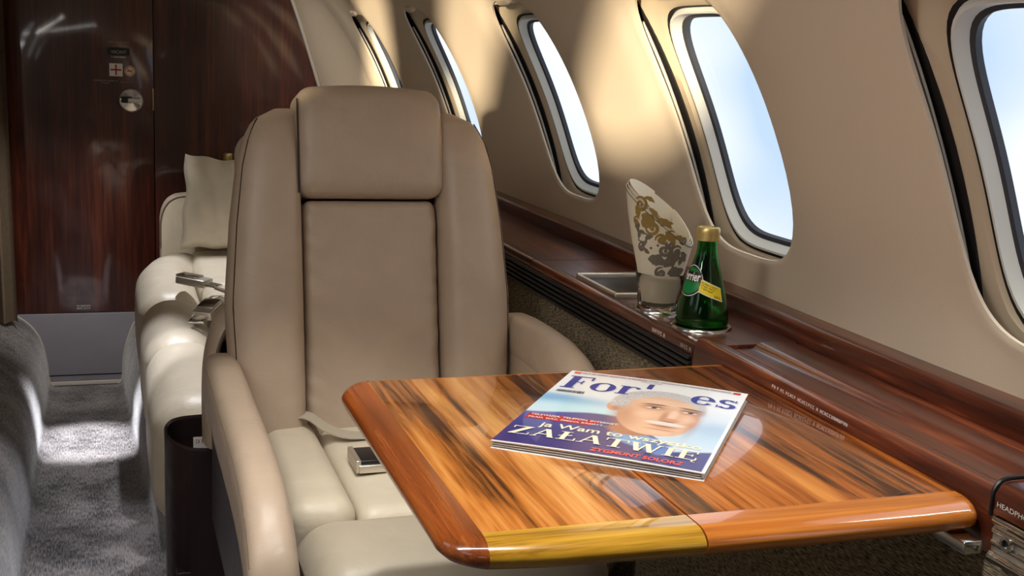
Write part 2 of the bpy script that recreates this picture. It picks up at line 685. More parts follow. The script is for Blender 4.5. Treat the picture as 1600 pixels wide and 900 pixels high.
mark(put('wall_rear', box(-1.05, 1.05, YR - 0.03, YR, -0.3, 1.55), 'lining', smooth=False), 'plain beige wall at the rear of the cabin', kind='structure')

# tapered fairing that joins the lining to the bulkhead
rings = []
zs = [0.40 + 0.05 * i for i in range(22)]
for k in range(9):
    t = k / 8
    y = 4.07 + (YB - 4.07) * t
    e = t * t * (3 - 2 * t) * 0.85 + 0.15 * t
    rg = []
    for z in zs:
        xo = XC + math.sqrt(max(0.0001, R0 * R0 - (z - ZC) ** 2))
        xi = 0.729 - 0.32 * (z - 0.884) - 0.16 * max(0, z - 1.0) ** 2
        xi = min(xi, 0.80, xo)
        rg.append((xo + (xi - xo) * e, y, z))
    rings.append(rg)
cove = mark(put('trim_1', loft(rings, False, False), 'lining'), 'beige fairing curving in to the wooden bulkhead', kind='structure')
put('edge_bead', tube([(r[0] - 0.006, YB - 0.004, r[2]) for r in rings[-1]], 0.007, 8), 'trim_light', cove)

# ---------------------------------------------------------------- windows


def make_window(idx, yc, y0, y1):
    t = thing('window_%d' % idx, (XC + R0 * math.cos(rad(THC)), yc, ZC + R0 * math.sin(rad(THC))), kind='structure')
    t['label'] = {3: 'oval cabin window nearest the camera, cut by the right edge', 4: 'oval cabin window behind the green bottle',
                  5: 'oval cabin window right of the leather armchair', 6: 'narrow cabin window just above the armchair shoulder',
                  7: 'farthest cabin window, a thin slit above the headrest'}.get(idx, 'cabin window beside the camera, out of frame')
    RS = 1.034
    wc, wt = yc - 0.018, 23.9
    inn, out = bay_ring(wc, y0, y1, 0.1385, 10.9, 4.0, 24, tc=wt)
    rings = []
    for f in (0, 0.04, 0.3, 0.65, 1.0):
        rings.append([hull(a + (c - a) * f, b + (d - b) * f, RS if f else RS + 0.008, 1) for (a, b), (c, d) in zip(inn, out)])
    put('shroud', loft(rings, True, False), 'shroud', t)
    # groove, pale frame, gasket, pane
    def sup(a, b, R, p=4.0, n=96):
        pts = []
        for i in range(n):
            q = 2 * PI * i / n
            c, s = math.cos(q), math.sin(q)
            m = (abs(c) ** p + abs(s) ** p) ** (1 / p)
            pts.append(hull(wc + a * c / m, wt + b * s / m, R))
        return pts
    put('groove', loft([sup(0.1405, 11.05, RS + 0.004), sup(0.1345, 10.6, RS + 0.010)], True, False), 'gap_dark', t)
    put('pane_frame', loft([sup(0.1365, 10.75, RS + 0.008), sup(0.1345, 10.6, RS + 0.002), sup(0.1315, 10.4, RS + 0.002), sup(0.1225, 9.9, RS + 0.016)], True, False), 'frame_grey', t)
    put('gasket', loft([sup(0.1235, 9.95, RS + 0.0145), sup(0.1185, 9.6, RS + 0.0165), sup(0.1175, 9.55, RS + 0.024)], True, False), 'gasket', t)
    # pane
    inner = [sup(0.1195 * f, 9.7 * f, RS + 0.022) for f in (1.0, 0.66, 0.33, 0.02)]
    V, F = loft(inner, True, False)
    F.append(tuple(range(len(V) - 96, len(V))))
    put('pane', (V, F), 'pane', t)
    # shade rails on the far side and drawn-up shade with its grip
    for k, dy in enumerate((0.150, 0.159)):
        put('shade_rail', tube([hull(yc + dy + 0.008 * math.sin(PI * i / 16), 14.0 + 20 * i / 16, 1.0245 + 0.002 * k) for i in range(17)], 0.0026, 6), 'rail', t)
    put('gap_shadow_strip', loft([[hull(yc + dy, 11.5 + 27 * i / 14, rr) for i in range(15)] for dy, rr in ((0.146, 1.0335), (0.147, 1.0315), (0.228, 1.0290), (0.229, 1.015))], False, False), 'gap_dark', t)  # flat dark strip standing in for the shaded gap behind the lining
    sh = put('shade', loft([[hull(yc - 0.17, 37.0 + 9 * i / 5, RR) for i in range(6)] + [hull(yc + 0.17, 46 - 9 * i / 5, RR) for i in range(6)] for RR in (1.016, 1.022)]), 'lining', t, smooth=False)
    put('shade_grip', rbox(-1, 1, -1, 1, -1, 1, 0.6, 4, 2, fn=lambda p: hull(yc + 0.035 * p[1], 37.6 + 0.55 * p[2], 1.013 + 0.009 * p[0])), 'lining', sh)
    return t


for i, yc in enumerate(WIN_ALL):
    make_window(i + 1, yc, EDGE[i], EDGE[i + 1])

# ---------------------------------------------------------------- bulkhead and door
BZ = 0.062
wb = thing('wall_front', (0.5, YB, BZ), 'dark glossy mahogany bulkhead right of the door', kind='structure')
put('panel', box(0.159, 1.02, YB, YB + 0.03, BZ, 1.56), 'mahogany', wb, False)
put('panel', box(-1.1, -0.42, YB, YB + 0.03, BZ, 1.56), 'mahogany', wb, False)
put('backing', box(-1.1, 1.1, YB + 0.031, YB + 0.05, -0.3, 1.56), 'gap_dark', wb, False)
dr = thing('door_1', (-0.13, YB, BZ), 'dark mahogany lavatory door with round metal latch and small signs', kind='structure')
put('door_panel', rbox(-0.418, 0.156, YB, YB + 0.03, BZ, 1.56, 0.002, 2, 2), 'mahogany', dr)
YF = YB - 0.0012


def dmap(y=YF):
    return lambda u, v: (u, y, v)


def dpart(name, vf2, mat, parent, y=YF, label=None):
    return put(name, to3(vf2, dmap(y)), mat, parent, False, label, sharp='flatmesh')


# latch
lx, lz = 0.083, 0.802

def yz_lathe(profile, cx, y, cz, n=48):
    return loft([[(cx + r * math.cos(2 * PI * j / n), y - d - (0.0028 * (r / 0.035) * math.cos(4 * PI * j / n - 1.9) if r < 0.036 else 0), cz + r * math.sin(2 * PI * j / n)) for j in range(n)] for r, d in profile], True, False)


lp = put('latch_plate', yz_lathe([(0.041, 0), (0.041, 0.006), (0.0395, 0.010), (0.037, 0.010), (0.0355, 0.005), (0.0001, 0.003)], lx, YB, lz), 'chrome', dr, label='round brushed metal latch')
put('latch_recess', rbox(lx - 0.034, lx + 0.004, YB - 0.0065, YB - 0.002, lz - 0.009, lz + 0.013, 0.004, 3, 2), 'black_plastic', lp)
put('latch_bar', rbox(lx - 0.012, lx + 0.031, YB - 0.017, YB - 0.004, lz - 0.007, lz + 0.009, 0.004, 3, 2), 'steel', lp)
# red cross sign
sg = dpart('first_aid_sign', quad2(0.0135, 0.882, 0.0565, 0.925), 'white_print', dr, label='white square with red cross')
dpart('red_cross', merge2(quad2(0.0325, 0.886, 0.0375, 0.921), quad2(0.0175, 0.901, 0.0525, 0.9065)), 'red_print', sg, YF - 0.0006)
ns = dpart('no_smoking_sign', disc2(0.018, 36, 0.080, 0.901), 'cream_print', dr, label='round no smoking sticker')
ca = math.cos(-PI / 4)
bar = [(0.080 + ca * t - 0.0012 * s * ca, 0.901 - ca * t - 0.0012 * s * ca) for t, s in ((-0.014, 1), (-0.014, -1), (0.014, -1), (0.014, 1))]
dpart('prohibition_ring', merge2(ring2(0.0135, 0.0165, 36, 0.080, 0.901), (bar, [(0, 1, 2, 3)])), 'orange_print', ns, YF - 0.0012)
dpart('cigarette', merge2(quad2(0.071, 0.8998, 0.0865, 0.9028), quad2(0.0875, 0.8998, 0.089, 0.9028), quad2(0.0875, 0.904, 0.0885, 0.909)), 'black_print', ns, YF - 0.0006)
# vacancy indicator
vi = dpart('vacancy_indicator', quad2(0.008, 0.953, 0.080, 0.978), 'black_print', dr, label='small black VACANT indicator')
dpart('lettering', fit(text2d('VACANT'), 0.020, 0.958, 0.050, 0.011), 'dim_print', vi, YF - 0.0006)
dpart('lettering', fit(marks(17, 1), 0.010, 0.993, 0.070, 0.006), 'dim_print', dr)
dpart('lettering', fit(marks(10, 2), 0.022, 0.944, 0.044, 0.0045), 'white_print', dr)
dpart('lettering', fit(marks(22, 3), -0.038, 0.864, 0.078, 0.0045), 'dim_print', dr)
dpart('lettering', fit(marks(11, 4), -0.012, 0.857, 0.024, 0.0035), 'dim_print', dr)
dpart('lettering', fit(marks(16, 5), 0.048, 0.861, 0.064, 0.0045), 'dim_print', dr)
dpart('lettering', merge2(fit(marks(10, 6), -0.108, 0.083, 0.044, 0.0055), fit(marks(11, 7), -0.108, 0.074, 0.044, 0.0055)), 'white_print', dr)
put('strike_plate', rbox(0.1535, 0.1565, YB - 0.002, YB + 0.002, 0.77, 0.845, 0.001, 2, 2), 'gold', dr, label='thin brass strike plate')

# lower grey panel between the carpeted steps
kp = thing('trim_2', (-0.1, YB, -0.07), 'grey kick panel below the wooden door', kind='structure')
put('panel', rbox(-0.42, 0.26, YB - 0.006, YB + 0.02, -0.205, BZ - 0.002, 0.003, 2, 2), 'grey_panel', kp)
put('bottom_strip', rbox(-0.205, 0.04, YB - 0.012, YB - 0.005, -0.198, -0.184, 0.002, 2, 2), 'trim_light', kp)
put('groove', box(-0.22, 0.06, YB - 0.0075, YB - 0.006, -0.163, -0.160), 'gap_dark', kp, False)

# ---------------------------------------------------------------- carpeted floor
ys = [YR + (YB - YR) * i / 60 for i in range(61)]
xr = lambda y: float(np.interp(y, [-3, 2.0, 2.65, 3.15, 4.28], [0.15, 0.15, 0.121, 0.085, 0.037]))


def fl_ring(y):
    a = xr(y)
    L = smooth_poly([(-1.05, 0.07), (-0.5, 0.07), (-0.35, 0.066), (-0.285, 0.040), (-0.235, -0.02), (-0.212, -0.11), (-0.205, -0.18), (-0.19, -0.2)], 5)
    Rr = smooth_poly([(a - 0.012, -0.2), (a + 0.004, -0.18), (a + 0.010, -0.10), (a + 0.03, -0.02), (a + 0.06, 0.035), (a + 0.12, 0.05), (0.6, 0.05), (1.0, 0.05)], 5)
    mid = [(-0.19 + (a + 0.178) * i / 8, -0.2) for i in range(1, 8)]
    return [(x, y, z) for x, z in L + mid + Rr]


mark(put('floor', loft([fl_ring(y) for y in ys], False, False), 'carpet'), 'grey ribbed carpet with a sunken aisle and rounded sides', kind='structure')
put('edge_trim', tube([(x, YB - 0.010, z + 0.003) for x, y, z in fl_ring(YB)[10:36]], 0.004, 6), 'trim_light', kp)
put('edge_trim', tube([(x - 0.002, YB - 0.010, z + 0.003) for x, y, z in fl_ring(YB)[43:69]], 0.004, 6), 'trim_light', kp)

# curtain at the left edge
cr_ = []
for z in [0.075 + 0.07 * i for i in range(18)]:
    rg = []
    for i in range(49):
        s = i / 48
        rg.append((-0.62 + 0.325 * s - 0.012 * (z - 0.6), 4.12 + 0.022 * math.sin(s * 2 * PI * 6.5), z))
    for i in range(48, -1, -1):
        s = i / 48
        rg.append((-0.62 + 0.325 * s - 0.012 * (z - 0.6), 4.126 + 0.022 * math.sin(s * 2 * PI * 6.5), z))
    cr_.append(rg)
cu = mark(put('curtain', loft(cr_), 'curtain_cloth', origin=(-0.46, 4.12, 0.075)), 'brown woven curtain at the left edge beside the wooden door', 'curtain')

# ---------------------------------------------------------------- side ledge
YJ = 1.345
lg = thing('side_ledge', (0.80, 1.3, 0.60), 'glossy dark wooden side ledge running below the cabin windows', 'ledge')
near_prof = smooth_poly([(0.7235, 0.612), (0.7235, 0.64), (0.7245, 0.655), (0.729, 0.664), (0.736, 0.667), (0.742, 0.666), (0.7455, 0.662), (0.748, 0.659), (0.756, 0.6585), (0.768, 0.6575), (0.773, 0.653), (0.778, 0.6505), (0.80, 0.650), (0.812, 0.651), (0.818, 0.655), (0.826, 0.6575), (0.86, 0.6575), (0.874, 0.6565), (0.880, 0.653), (0.886, 0.652)], 3) + [(0.886, 0.612)]
put('ledge_top', extr(near_prof, 0.774, YJ), 'ledge_wood', lg)
put('ledge_top', extr([(max(x, 0.753), z) for x, z in near_prof], YR + 0.02, 0.773), 'ledge_wood', lg)
far_prof = smooth_poly([(0.7235, 0.644), (0.7235, 0.649), (0.7265, 0.655), (0.733, 0.6575), (0.742, 0.656), (0.75, 0.6545), (0.80, 0.6545), (0.886, 0.6545)], 3) + [(0.886, 0.62), (0.73, 0.62)]
put('ledge_top', extr(far_prof, YJ + 0.003, 1.985), 'ledge_wood', lg)
put('ledge_top', extr(far_prof, 1.988, 4.06), 'ledge_wood', lg)
rp = smooth_poly([(0.884, 0.648), (0.885, 0.664), (0.888, 0.676), (0.893, 0.681), (0.902, 0.682), (0.94, 0.682)], 4) + [(0.935, 0.62), (0.884, 0.62)]
put('back_rail', extr(rp, YR + 0.02, 4.06), 'ledge_wood', lg)
# black ribbed vent strip under the far ledge
vent = put('vent_strip', box(0.727, 0.74, YJ + 0.006, 4.0, 0.600, 0.644), 'black_plastic', lg, False)
for i in range(5):
    z = 0.603 + i * 0.0083
    put('vent_rib', rbox(0.7195, 0.730, YJ + 0.006, 4.0, z, z + 0.0055, 0.0015, 2, 1), 'black_plastic', vent)
# fabric side panels
pan = thing('wall_lower', (0.735, 1.0, 0.3), 'woven fabric panel below the wooden ledge', kind='structure')
for a, b in ((YR + 0.02, 0.40), (0.402, 1.72), (1.722, 2.9), (2.902, 4.06)):
    put('fabric_panel', rbox(0.7285, 0.76, a, b, 0.03, 0.612, 0.003, 2, 2), 'panel_weave', pan)

# cup holder rings
BC = (0.790, 1.452)
GC = (0.7775, 1.566)


def cup(c, r):
    o = put('cup_holder', lathe([(r - 0.004, 0.648), (r - 0.004, 0.656), (r - 0.002, 0.6585), (r + 0.001, 0.6585), (r + 0.003, 0.6555), (r + 0.003, 0.650)], c, 48), 'chrome', lg)
    put('cup_well', lathe([(r - 0.004, 0.6552), (r - 0.005, 0.6548), (0.0005, 0.6548)], c, 48), 'gap_dark', o)


cup(BC, 0.0405)
cup(GC, 0.0345)
# open metal ashtray frame
ash = put('ashtray_frame', merge(rbox(0.745, 0.753, 1.655, 1.815, 0.6535, 0.662, 0.002, 2, 2), rbox(0.853, 0.861, 1.655, 1.815, 0.6535, 0.666, 0.002, 2, 2),
                                 rbox(0.745, 0.861, 1.652, 1.661, 0.6535, 0.662, 0.002, 2, 2), rbox(0.745, 0.861, 1.809, 1.818, 0.6535, 0.664, 0.002, 2, 2)), 'steel', lg, label='thin metal frame of a recessed tray')
put('tray_well', rbox(0.752, 0.855, 1.66, 1.81, 0.652, 0.6562, 0.002, 2, 2), 'black_plastic', ash)


def lmap(x0, y0, dx, dy, z):
    """u runs toward the camera along the ledge (-Y), v toward the windows (+X)"""
    return lambda u, v: (x0 + v * dx, y0 - u * dy, z)


def ltext(s, x0, y0, w, h, z, mat='white_print', tilt=0.0, bold=0.0):
    V, F = fit(marks(s, s), 0, 0, w, h)
    put('lettering', ([(x0 + v * math.cos(tilt), y0 - u, z + v * math.sin(tilt)) for u, v in V], F), mat, lg, False, sharp='flatmesh')


ltext(10, 0.8865, 1.60, 0.07, 0.003, 0.6635, tilt=1.1)
ltext(22, 0.8895, 1.60, 0.11, 0.003, 0.6745, 'white_print', 0.5)
ltext(23, 0.8875, 1.585, 0.11, 0.003, 0.669, 'white_print', 0.8)


def ftext(s, y0, z0, w, h, x=0.7232, mat='white_print'):
    """on the front face of the ledge: u toward the camera, v up"""
    V, F = fit(marks(s, s), 0, 0, w, h)
    put('lettering', ([(x, y0 - u, z0 + v) for u, v in V], F), mat, lg, False, sharp='flatmesh')


ftext(7, 1.47, 0.6465, 0.04, 0.0055)
ftext(5, 1.382, 0.6465, 0.03, 0.0055, mat='dim_print')
ftext(31, 1.15, 0.656, 0.15, 0.0036, x=0.7240)

# headphone plate at the right edge
hp = thing('headphone_panel', (0.72, 0.72, 0.62), 'ribbed chrome headphone socket plate at the lower right corner', 'socket')
put('plate', rbox(0.714, 0.7285, 0.30, 0.768, 0.612, 0.654, 0.002, 2, 2), 'steel', hp)
for z, r in ((0.649, 0.0045), (0.640, 0.003), (0.629, 0.003), (0.6165, 0.0055)):
    put('rib', tube([(0.714, 0.30, z), (0.714, 0.766, z)], r, 10), 'chrome', hp)
jk = put('jack', loft([[(0.7135 - d, 0.747 + r * math.cos(2 * PI * j / 24), 0.6345 + r * math.sin(2 * PI * j / 24)) for j in range(24)] for r, d in ((0.0065, 0), (0.0065, 0.004), (0.004, 0.004), (0.004, 0.0), (0.0001, 0.0))], True, False), 'chrome', hp)
put('jack_hole', loft([[(0.7135 - d, 0.747 + r * math.cos(2 * PI * j / 20), 0.6345 + r * math.sin(2 * PI * j / 20)) for j in range(20)] for r, d in ((0.0036, 0.0012), (0.0001, 0.0012))], True, False), 'black_plastic', jk)
hd = put('wood_cap', extr([(0.712, 0.655), (0.712, 0.672), (0.716, 0.679), (0.724, 0.682), (0.75, 0.682), (0.75, 0.655)], 0.30, 0.768), 'ledge_wood', hp)
put('cap_gasket', tube(smooth_poly([(0.7115, 0.770, 0.652), (0.7115, 0.770, 0.671), (0.716, 0.770, 0.680), (0.726, 0.770, 0.684), (0.75, 0.770, 0.684)], 5), 0.0022, 8), 'black_plastic', hp)
V, F = fit(text2d('HEADPHONE'), 0, 0, 0.047, 0.0045)
put('lettering', ([(0.7116, 0.764 - u, 0.662 + v) for u, v in V], F), 'white_print', hd, False, sharp='flatmesh')

# ---------------------------------------------------------------- folding table
ZT = 0.652
tb = thing('folding_table', (0.48, 1.03, ZT - 0.02), 'glossy striped wooden folding table with rounded solid wood edging', 'table')
TX0, TX1, TY0, TY1, TXH = 0.238, 0.7205, 0.796, 1.280, 0.450
BW = 0.034
BN = 0.030
TT = 0.020


# veneered leaves
put('outer_leaf', rbox(TX0 + BW, TXH - 0.0006, TY0 + BN, TY1 - 0.018, ZT - TT, ZT, 0.0008, 2, 2), 'table_veneer', tb)
put('inner_leaf', rbox(TXH + 0.0006, TX1, TY0 + BN, TY1 - 0.018, ZT - TT, ZT, 0.0008, 2, 2), 'table_veneer_inner', tb)


def edge_prof(w, n=8):
    """(distance inward from outer edge, z) of a bullnose"""
    pts = [(w, ZT)]
    for i in range(n + 1):
        q = PI / 2 * i / n
        pts.append((0.016 * (1 - math.sin(q)) if False else 0.020 - 0.020 * math.sin(q), ZT - TT * 0.62 * (1 - math.cos(q))))
    pts.append((0.0015, ZT - TT * 0.85))
    pts.append((0.006, ZT - TT * 1.06))
    pts.append((w, ZT - TT * 1.06))
    return pts


# edging follows a rounded outline: list of (outer x, outer y, inner x, inner y)
RC = 0.050


def corner(cx, cy, a0, a1, n=10):
    return [(cx + RC * math.cos(rad(a0 + (a1 - a0) * i / n)), cy + RC * math.sin(rad(a0 + (a1 - a0) * i / n))) for i in range(n + 1)]


def edging(name, outer, inner, mat):
    rings = []
    for (ox, oy), (ix, iy) in zip(outer, inner):
        L = math.hypot(ix - ox, iy - oy)
        rg = []
        for d, z in edge_prof(L):
            f = min(1, d / L)
            rg.append((ox + (ix - ox) * f, oy + (iy - oy) * f, z))
        rings.append(rg)
    return put(name, loft(rings), mat, tb)


BF = 0.018
ix0, iy0, iy1 = TX0 + BW, TY0 + BN, TY1 - BF
# side edging with both rounded corners
outer = corner(TX0 + RC, TY1 - RC, 100, 180) + corner(TX0 + RC, TY0 + RC, 180, 250)
inner = []
for (x, y) in outer:
    inner.append((ix0, min(max(y, iy0), iy1)))
edging('side_edge', outer, inner, 'edge_side')
# near edging, outer leaf (yellowish) and inner leaf (orange)
xa = outer[-1][0]
o1 = [outer[-1], (xa + 0.016, TY0 + 0.0004), (xa + 0.05, TY0 - 0.004), (TXH - 0.0008, TY0 - 0.010)]
i1 = [(ix0, iy0)] + [(max(ix0, x), iy0) for x, y in o1[1:]]
edging('near_edge', o1, i1, 'edge_yellow')
o2 = [(TXH + 0.0008, TY0 - 0.010), (TXH + 0.1, TY0 - 0.0115), (TX1 - 0.06, TY0 - 0.012), (TX1 - 0.014, TY0 - 0.010)] + [(TX1 - 0.014 + 0.014 * math.sin(q), TY0 + 0.004 - 0.014 * math.cos(q)) for q in [PI / 2 * k / 6 for k in range(1, 7)]]
i2 = [(min(x, TX1 - 0.001), iy0) for x, y in o2]
edging('near_edge', o2, i2, 'edge_orange')
xb = outer[0][0]
o3 = [outer[0], (TXH - 0.0008, TY1)]
edging('far_edge', o3[::-1], [(TXH - 0.0008, iy1), (max(ix0, xb), iy1)], 'edge_orange')
o4 = [(TXH + 0.0008, TY1), (TX1, TY1 + 0.004)]
edging('far_edge', o4, [(TXH + 0.0008, iy1), (TX1, iy1)], 'edge_orange')
put('underside', rbox(TX0 + 0.03, TX1 - 0.002, TY0 + 0.03, TY1 - 0.02, ZT - TT - 0.006, ZT - TT, 0.001, 2, 2), 'gap_dark', tb)
put('hinge', tube([(TXH, TY0 + 0.03, ZT - TT - 0.008), (TXH, TY1 - 0.03, ZT - TT - 0.008)], 0.004, 8), 'steel', tb)
br = put('support_bracket', rbox(0.690, 0.7105, 0.772, 0.93, ZT - TT - 0.016, ZT - TT - 0.004, 0.002, 2, 2), 'chrome', tb)
put('support_arm', rbox(0.60, 0.712, 0.99, 1.02, 0.60, ZT - TT - 0.006, 0.003, 2, 2), 'steel', tb)

# ---------------------------------------------------------------- magazine
mg = thing('magazine', (0.505, 1.071, ZT), 'magazine with an elderly man on its purple and white cover, lying on the table', 'magazine')
m0 = Vector((0.340, 1.019, 0))
MW, MH = 0.2046, 0.280
ang = math.atan2(-0.125, 0.162)
E1 = Vector((math.cos(ang), math.sin(ang), 0))
E2 = Vector((-math.sin(ang), math.cos(ang), 0))


def mz(u, v, k=1.0):
    """slightly arched cover height"""
    return 0.0082 + 0.0016 * math.sin(PI * min(1, max(0, u))) * k - 0.0012 * (1 - v)


def mp(u, v, z):
    p = m0 + E1 * (u * MW) + E2 * (v * MH)
    return (p.x, p.y, ZT + z)


def slab(u0, u1, v0, v1, f0, f1):
    rings = []
    for i in range(13):
        u = u0 + (u1 - u0) * i / 12
        rings.append([mp(u, v0, mz(u, v0) * f0), mp(u, v1, mz(u, v1) * f0), mp(u, v1, mz(u, v1) * f1), mp(u, v0, mz(u, v0) * f1)])
    return loft(rings)


nl = 9
for i in range(nl):
    d = 0.004 * math.sin(i * 2.1)
    put('page_leaves', slab(0.004 + 0.004 * random.random(), 0.990 - 0.014 * i / nl + d, 0.006 + 0.008 * (nl - i) / nl + d, 0.992, i / nl * 0.93 + 0.02, (i + 0.86) / nl * 0.93 + 0.02), 'paper' if i % 3 else 'paper_grey', mg)
put('back_cover', slab(0, 1, 0, 1, 0.0, 0.03), 'paper', mg)

# cover artwork as a fine colour grid
def sstep(a, b, x):
    t = min(1, max(0, (x - a) / (b - a)))
    return t * t * (3 - 2 * t)


def lin(c): return srgb(*c)[:3]


def ell(u, v, cx, cy, rx, ry, rot=0, soft=0.12):
    du, dv = (u - cx) * MW, (v - cy) * MH
    c, s = math.cos(rot), math.sin(rot)
    x, y = (du * c + dv * s) / (rx * MW), (-du * s + dv * c) / (ry * MW)
    d = math.hypot(x, y)
    return 1 - sstep(1 - soft, 1 + soft, d)


def mixc(a, b, t): return tuple(x + (y - x) * t for x, y in zip(a, b))


RH = random.Random(3)


def cover(u, v):
    c = mixc(lin((206, 220, 232)), lin((232, 234, 236)), sstep(0.55, 0.8, v))
    n1 = 0.5 + 0.5 * math.sin(7 * u + 3 * v)
    c = mixc(c, lin((104, 178, 216)), 0.75 * ell(u, v, 0.10, 0.575, 0.28, 0.09, 0, 0.6))
    c = mixc(c, lin((60, 140, 196)), 0.6 * ell(u, v, 0.04, 0.60, 0.12, 0.06, 0, 0.7))
    c = mixc(c, lin((176, 222, 234)), 0.7 * ell(u, v, 0.24, 0.47, 0.25, 0.10, 0, 0.6))
    c = mixc(c, lin((140, 176, 210)), 0.7 * ell(u, v, 0.95, 0.44, 0.14, 0.13, 0, 0.7))
    c = mixc(c, lin((176, 206, 226)), 0.7 * ell(u, v, 0.92, 0.32, 0.2, 0.12, 0, 0.7))
    # suit
    top = 0.40 - 0.10 * max(0, u - 0.40) - 0.9 * max(0, u - 0.48) ** 1.2 + 0.05 * sstep(0, 0.36, u) - (0.0 if u > 0.35 else 0.05 * (0.35 - u))
    top = top if u < 0.72 else max(0.13, 0.13 + 0.35 * (u - 0.74))
    s = 1 - sstep(top - 0.012, top + 0.012, v)
    suit = mixc(lin((44, 30, 112)), lin((58, 60, 150)), sstep(0.1, 0.4, v) * n1)
    c = mixc(c, suit, s)
    # shirt collar
    c = mixc(c, lin((112, 158, 206)), ell(u, v, 0.63, 0.22, 0.16, 0.085, -0.5, 0.15))
    c = mixc(c, lin((84, 120, 186)), ell(u, v, 0.74, 0.17, 0.07, 0.10, 0.3, 0.2))
    # neck
    skin, shade = lin((224, 178, 146)), lin((168, 108, 80))
    c = mixc(c, shade, ell(u, v, 0.57, 0.33, 0.12, 0.10, 0.3, 0.2))
    # hair (grey) behind head
    c = mixc(c, lin((196, 196, 198)), ell(u, v, 0.605, 0.655, 0.245, 0.265, 0.0, 0.05))
    # head
    c = mixc(c, skin, ell(u, v, 0.635, 0.535, 0.205, 0.325, 0.07, 0.04))
    c = mixc(c, skin, ell(u, v, 0.66, 0.40, 0.155, 0.15, 0.1, 0.06))
    # ear
    c = mixc(c, lin((212, 150, 116)), ell(u, v, 0.398, 0.575, 0.042, 0.085, 0.15, 0.12))
    c = mixc(c, lin((150, 86, 60)), 0.7 * ell(u, v, 0.402, 0.575, 0.018, 0.05, 0.15, 0.4))
    # hair front, temples, streaks
    hb = 0.735 + 0.05 * math.sin(6 * (u - 0.45))
    inhead = ell(u, v, 0.605, 0.655, 0.245, 0.265, 0.0, 0.05)
    hairc = mixc(lin((168, 166, 168)), lin((214, 214, 216)), RH.random())
    c = mixc(c, hairc, inhead * sstep(hb - 0.015, hb + 0.03, v))
    c = mixc(c, hairc, inhead * (1 - sstep(0.43, 0.475, u)) * sstep(0.54, 0.6, v))
    # modelling of the face
    c = mixc(c, lin((240, 206, 180)), 0.7 * ell(u, v, 0.64, 0.70, 0.13, 0.05, 0, 0.8))
    c = mixc(c, shade, 0.55 * ell(u, v, 0.48, 0.45, 0.06, 0.16, 0.2, 0.8))
    c = mixc(c, shade, 0.5 * ell(u, v, 0.825, 0.52, 0.03, 0.2, 0, 0.8))
    c = mixc(c, lin((238, 196, 168)), 0.7 * ell(u, v, 0.58, 0.53, 0.06, 0.05, 0, 0.8))
    c = mixc(c, lin((238, 196, 168)), 0.7 * ell(u, v, 0.79, 0.53, 0.035, 0.05, 0, 0.8))
    for ex in (0.585, 0.775):
        c = mixc(c, shade, 0.7 * ell(u, v, ex, 0.625, 0.065, 0.045, 0, 0.6))
        c = mixc(c, lin((235, 226, 220)), 0.8 * ell(u, v, ex, 0.617, 0.038, 0.014, 0, 0.3))
        c = mixc(c, lin((40, 28, 26)), ell(u, v, ex + 0.005, 0.618, 0.015, 0.016, 0, 0.3))
        c = mixc(c, lin((70, 46, 40)), 0.9 * ell(u, v, ex, 0.632, 0.045, 0.007, 0, 0.4))
        c = mixc(c, lin((96, 76, 66)), 0.85 * ell(u, v, ex, 0.662, 0.062, 0.014, 0.1 if ex < 0.7 else -0.15, 0.5))
    for k in range(3):
        c = mixc(c, lin((176, 122, 92)), 0.4 * ell(u, v, 0.66, 0.70 + 0.022 * k, 0.13, 0.004, 0, 0.8))
    c = mixc(c, lin((244, 208, 182)), 0.8 * ell(u, v, 0.705, 0.56, 0.022, 0.10, 0, 0.6))
    c = mixc(c, shade, 0.6 * ell(u, v, 0.667, 0.52, 0.016, 0.09, 0, 0.7))
    c = mixc(c, lin((206, 140, 110)), 0.8 * ell(u, v, 0.705, 0.492, 0.045, 0.030, 0, 0.4))
    c = mixc(c, lin((90, 44, 34)), 0.8 * ell(u, v, 0.705, 0.472, 0.034, 0.007, 0, 0.5))
    c = mixc(c, lin((222, 218, 214)), 0.95 * ell(u, v, 0.695, 0.445, 0.098, 0.026, 0, 0.25))
    c = mixc(c, lin((132, 62, 54)), 0.9 * ell(u, v, 0.695, 0.412, 0.07, 0.009, 0, 0.35))
    c = mixc(c, lin((204, 134, 112)), 0.7 * ell(u, v, 0.70, 0.395, 0.05, 0.012, 0, 0.5))
    c = mixc(c, shade, 0.5 * ell(u, v, 0.69, 0.368, 0.07, 0.012, 0, 0.7))
    c = mixc(c, lin((240, 200, 172)), 0.6 * ell(u, v, 0.69, 0.335, 0.05, 0.03, 0, 0.7))
    # white border on the right and bottom
    return c


NU, NV = 150, 205
V, colr = [], []
for j in range(NV + 1):
    for i in range(NU + 1):
        u, v = i / NU, j / NV
        V.append(mp(u, v, mz(u, v) + 0.0002))
        cc = cover(u, v)
        if u > 0.985 or v < 0.012 or v > 0.992: cc = lin((236, 234, 232))
        colr.append(cc)
F = [(j * (NU + 1) + i, j * (NU + 1) + i + 1, (j + 1) * (NU + 1) + i + 1, (j + 1) * (NU + 1) + i) for j in range(NV) for i in range(NU)]
co = put('front_cover', (V, F), 'cover_print', mg, label='glossy printed front cover')
ca_ = co.data.color_attributes.new('print', 'FLOAT_COLOR', 'POINT')
ca_.data.foreach_set('color', np.array([tuple(c) + (1,) for c in colr], dtype=np.float32).ravel())


def qgrid(x0, y0, x1, y1, n=16, m=3):
    V = [(x0 + (x1 - x0) * i / n, y0 + (y1 - y0) * j / m) for j in range(m + 1) for i in range(n + 1)]
    return V, [(j * (n + 1) + i, j * (n + 1) + i + 1, (j + 1) * (n + 1) + i + 1, (j + 1) * (n + 1) + i) for j in range(m) for i in range(n)]


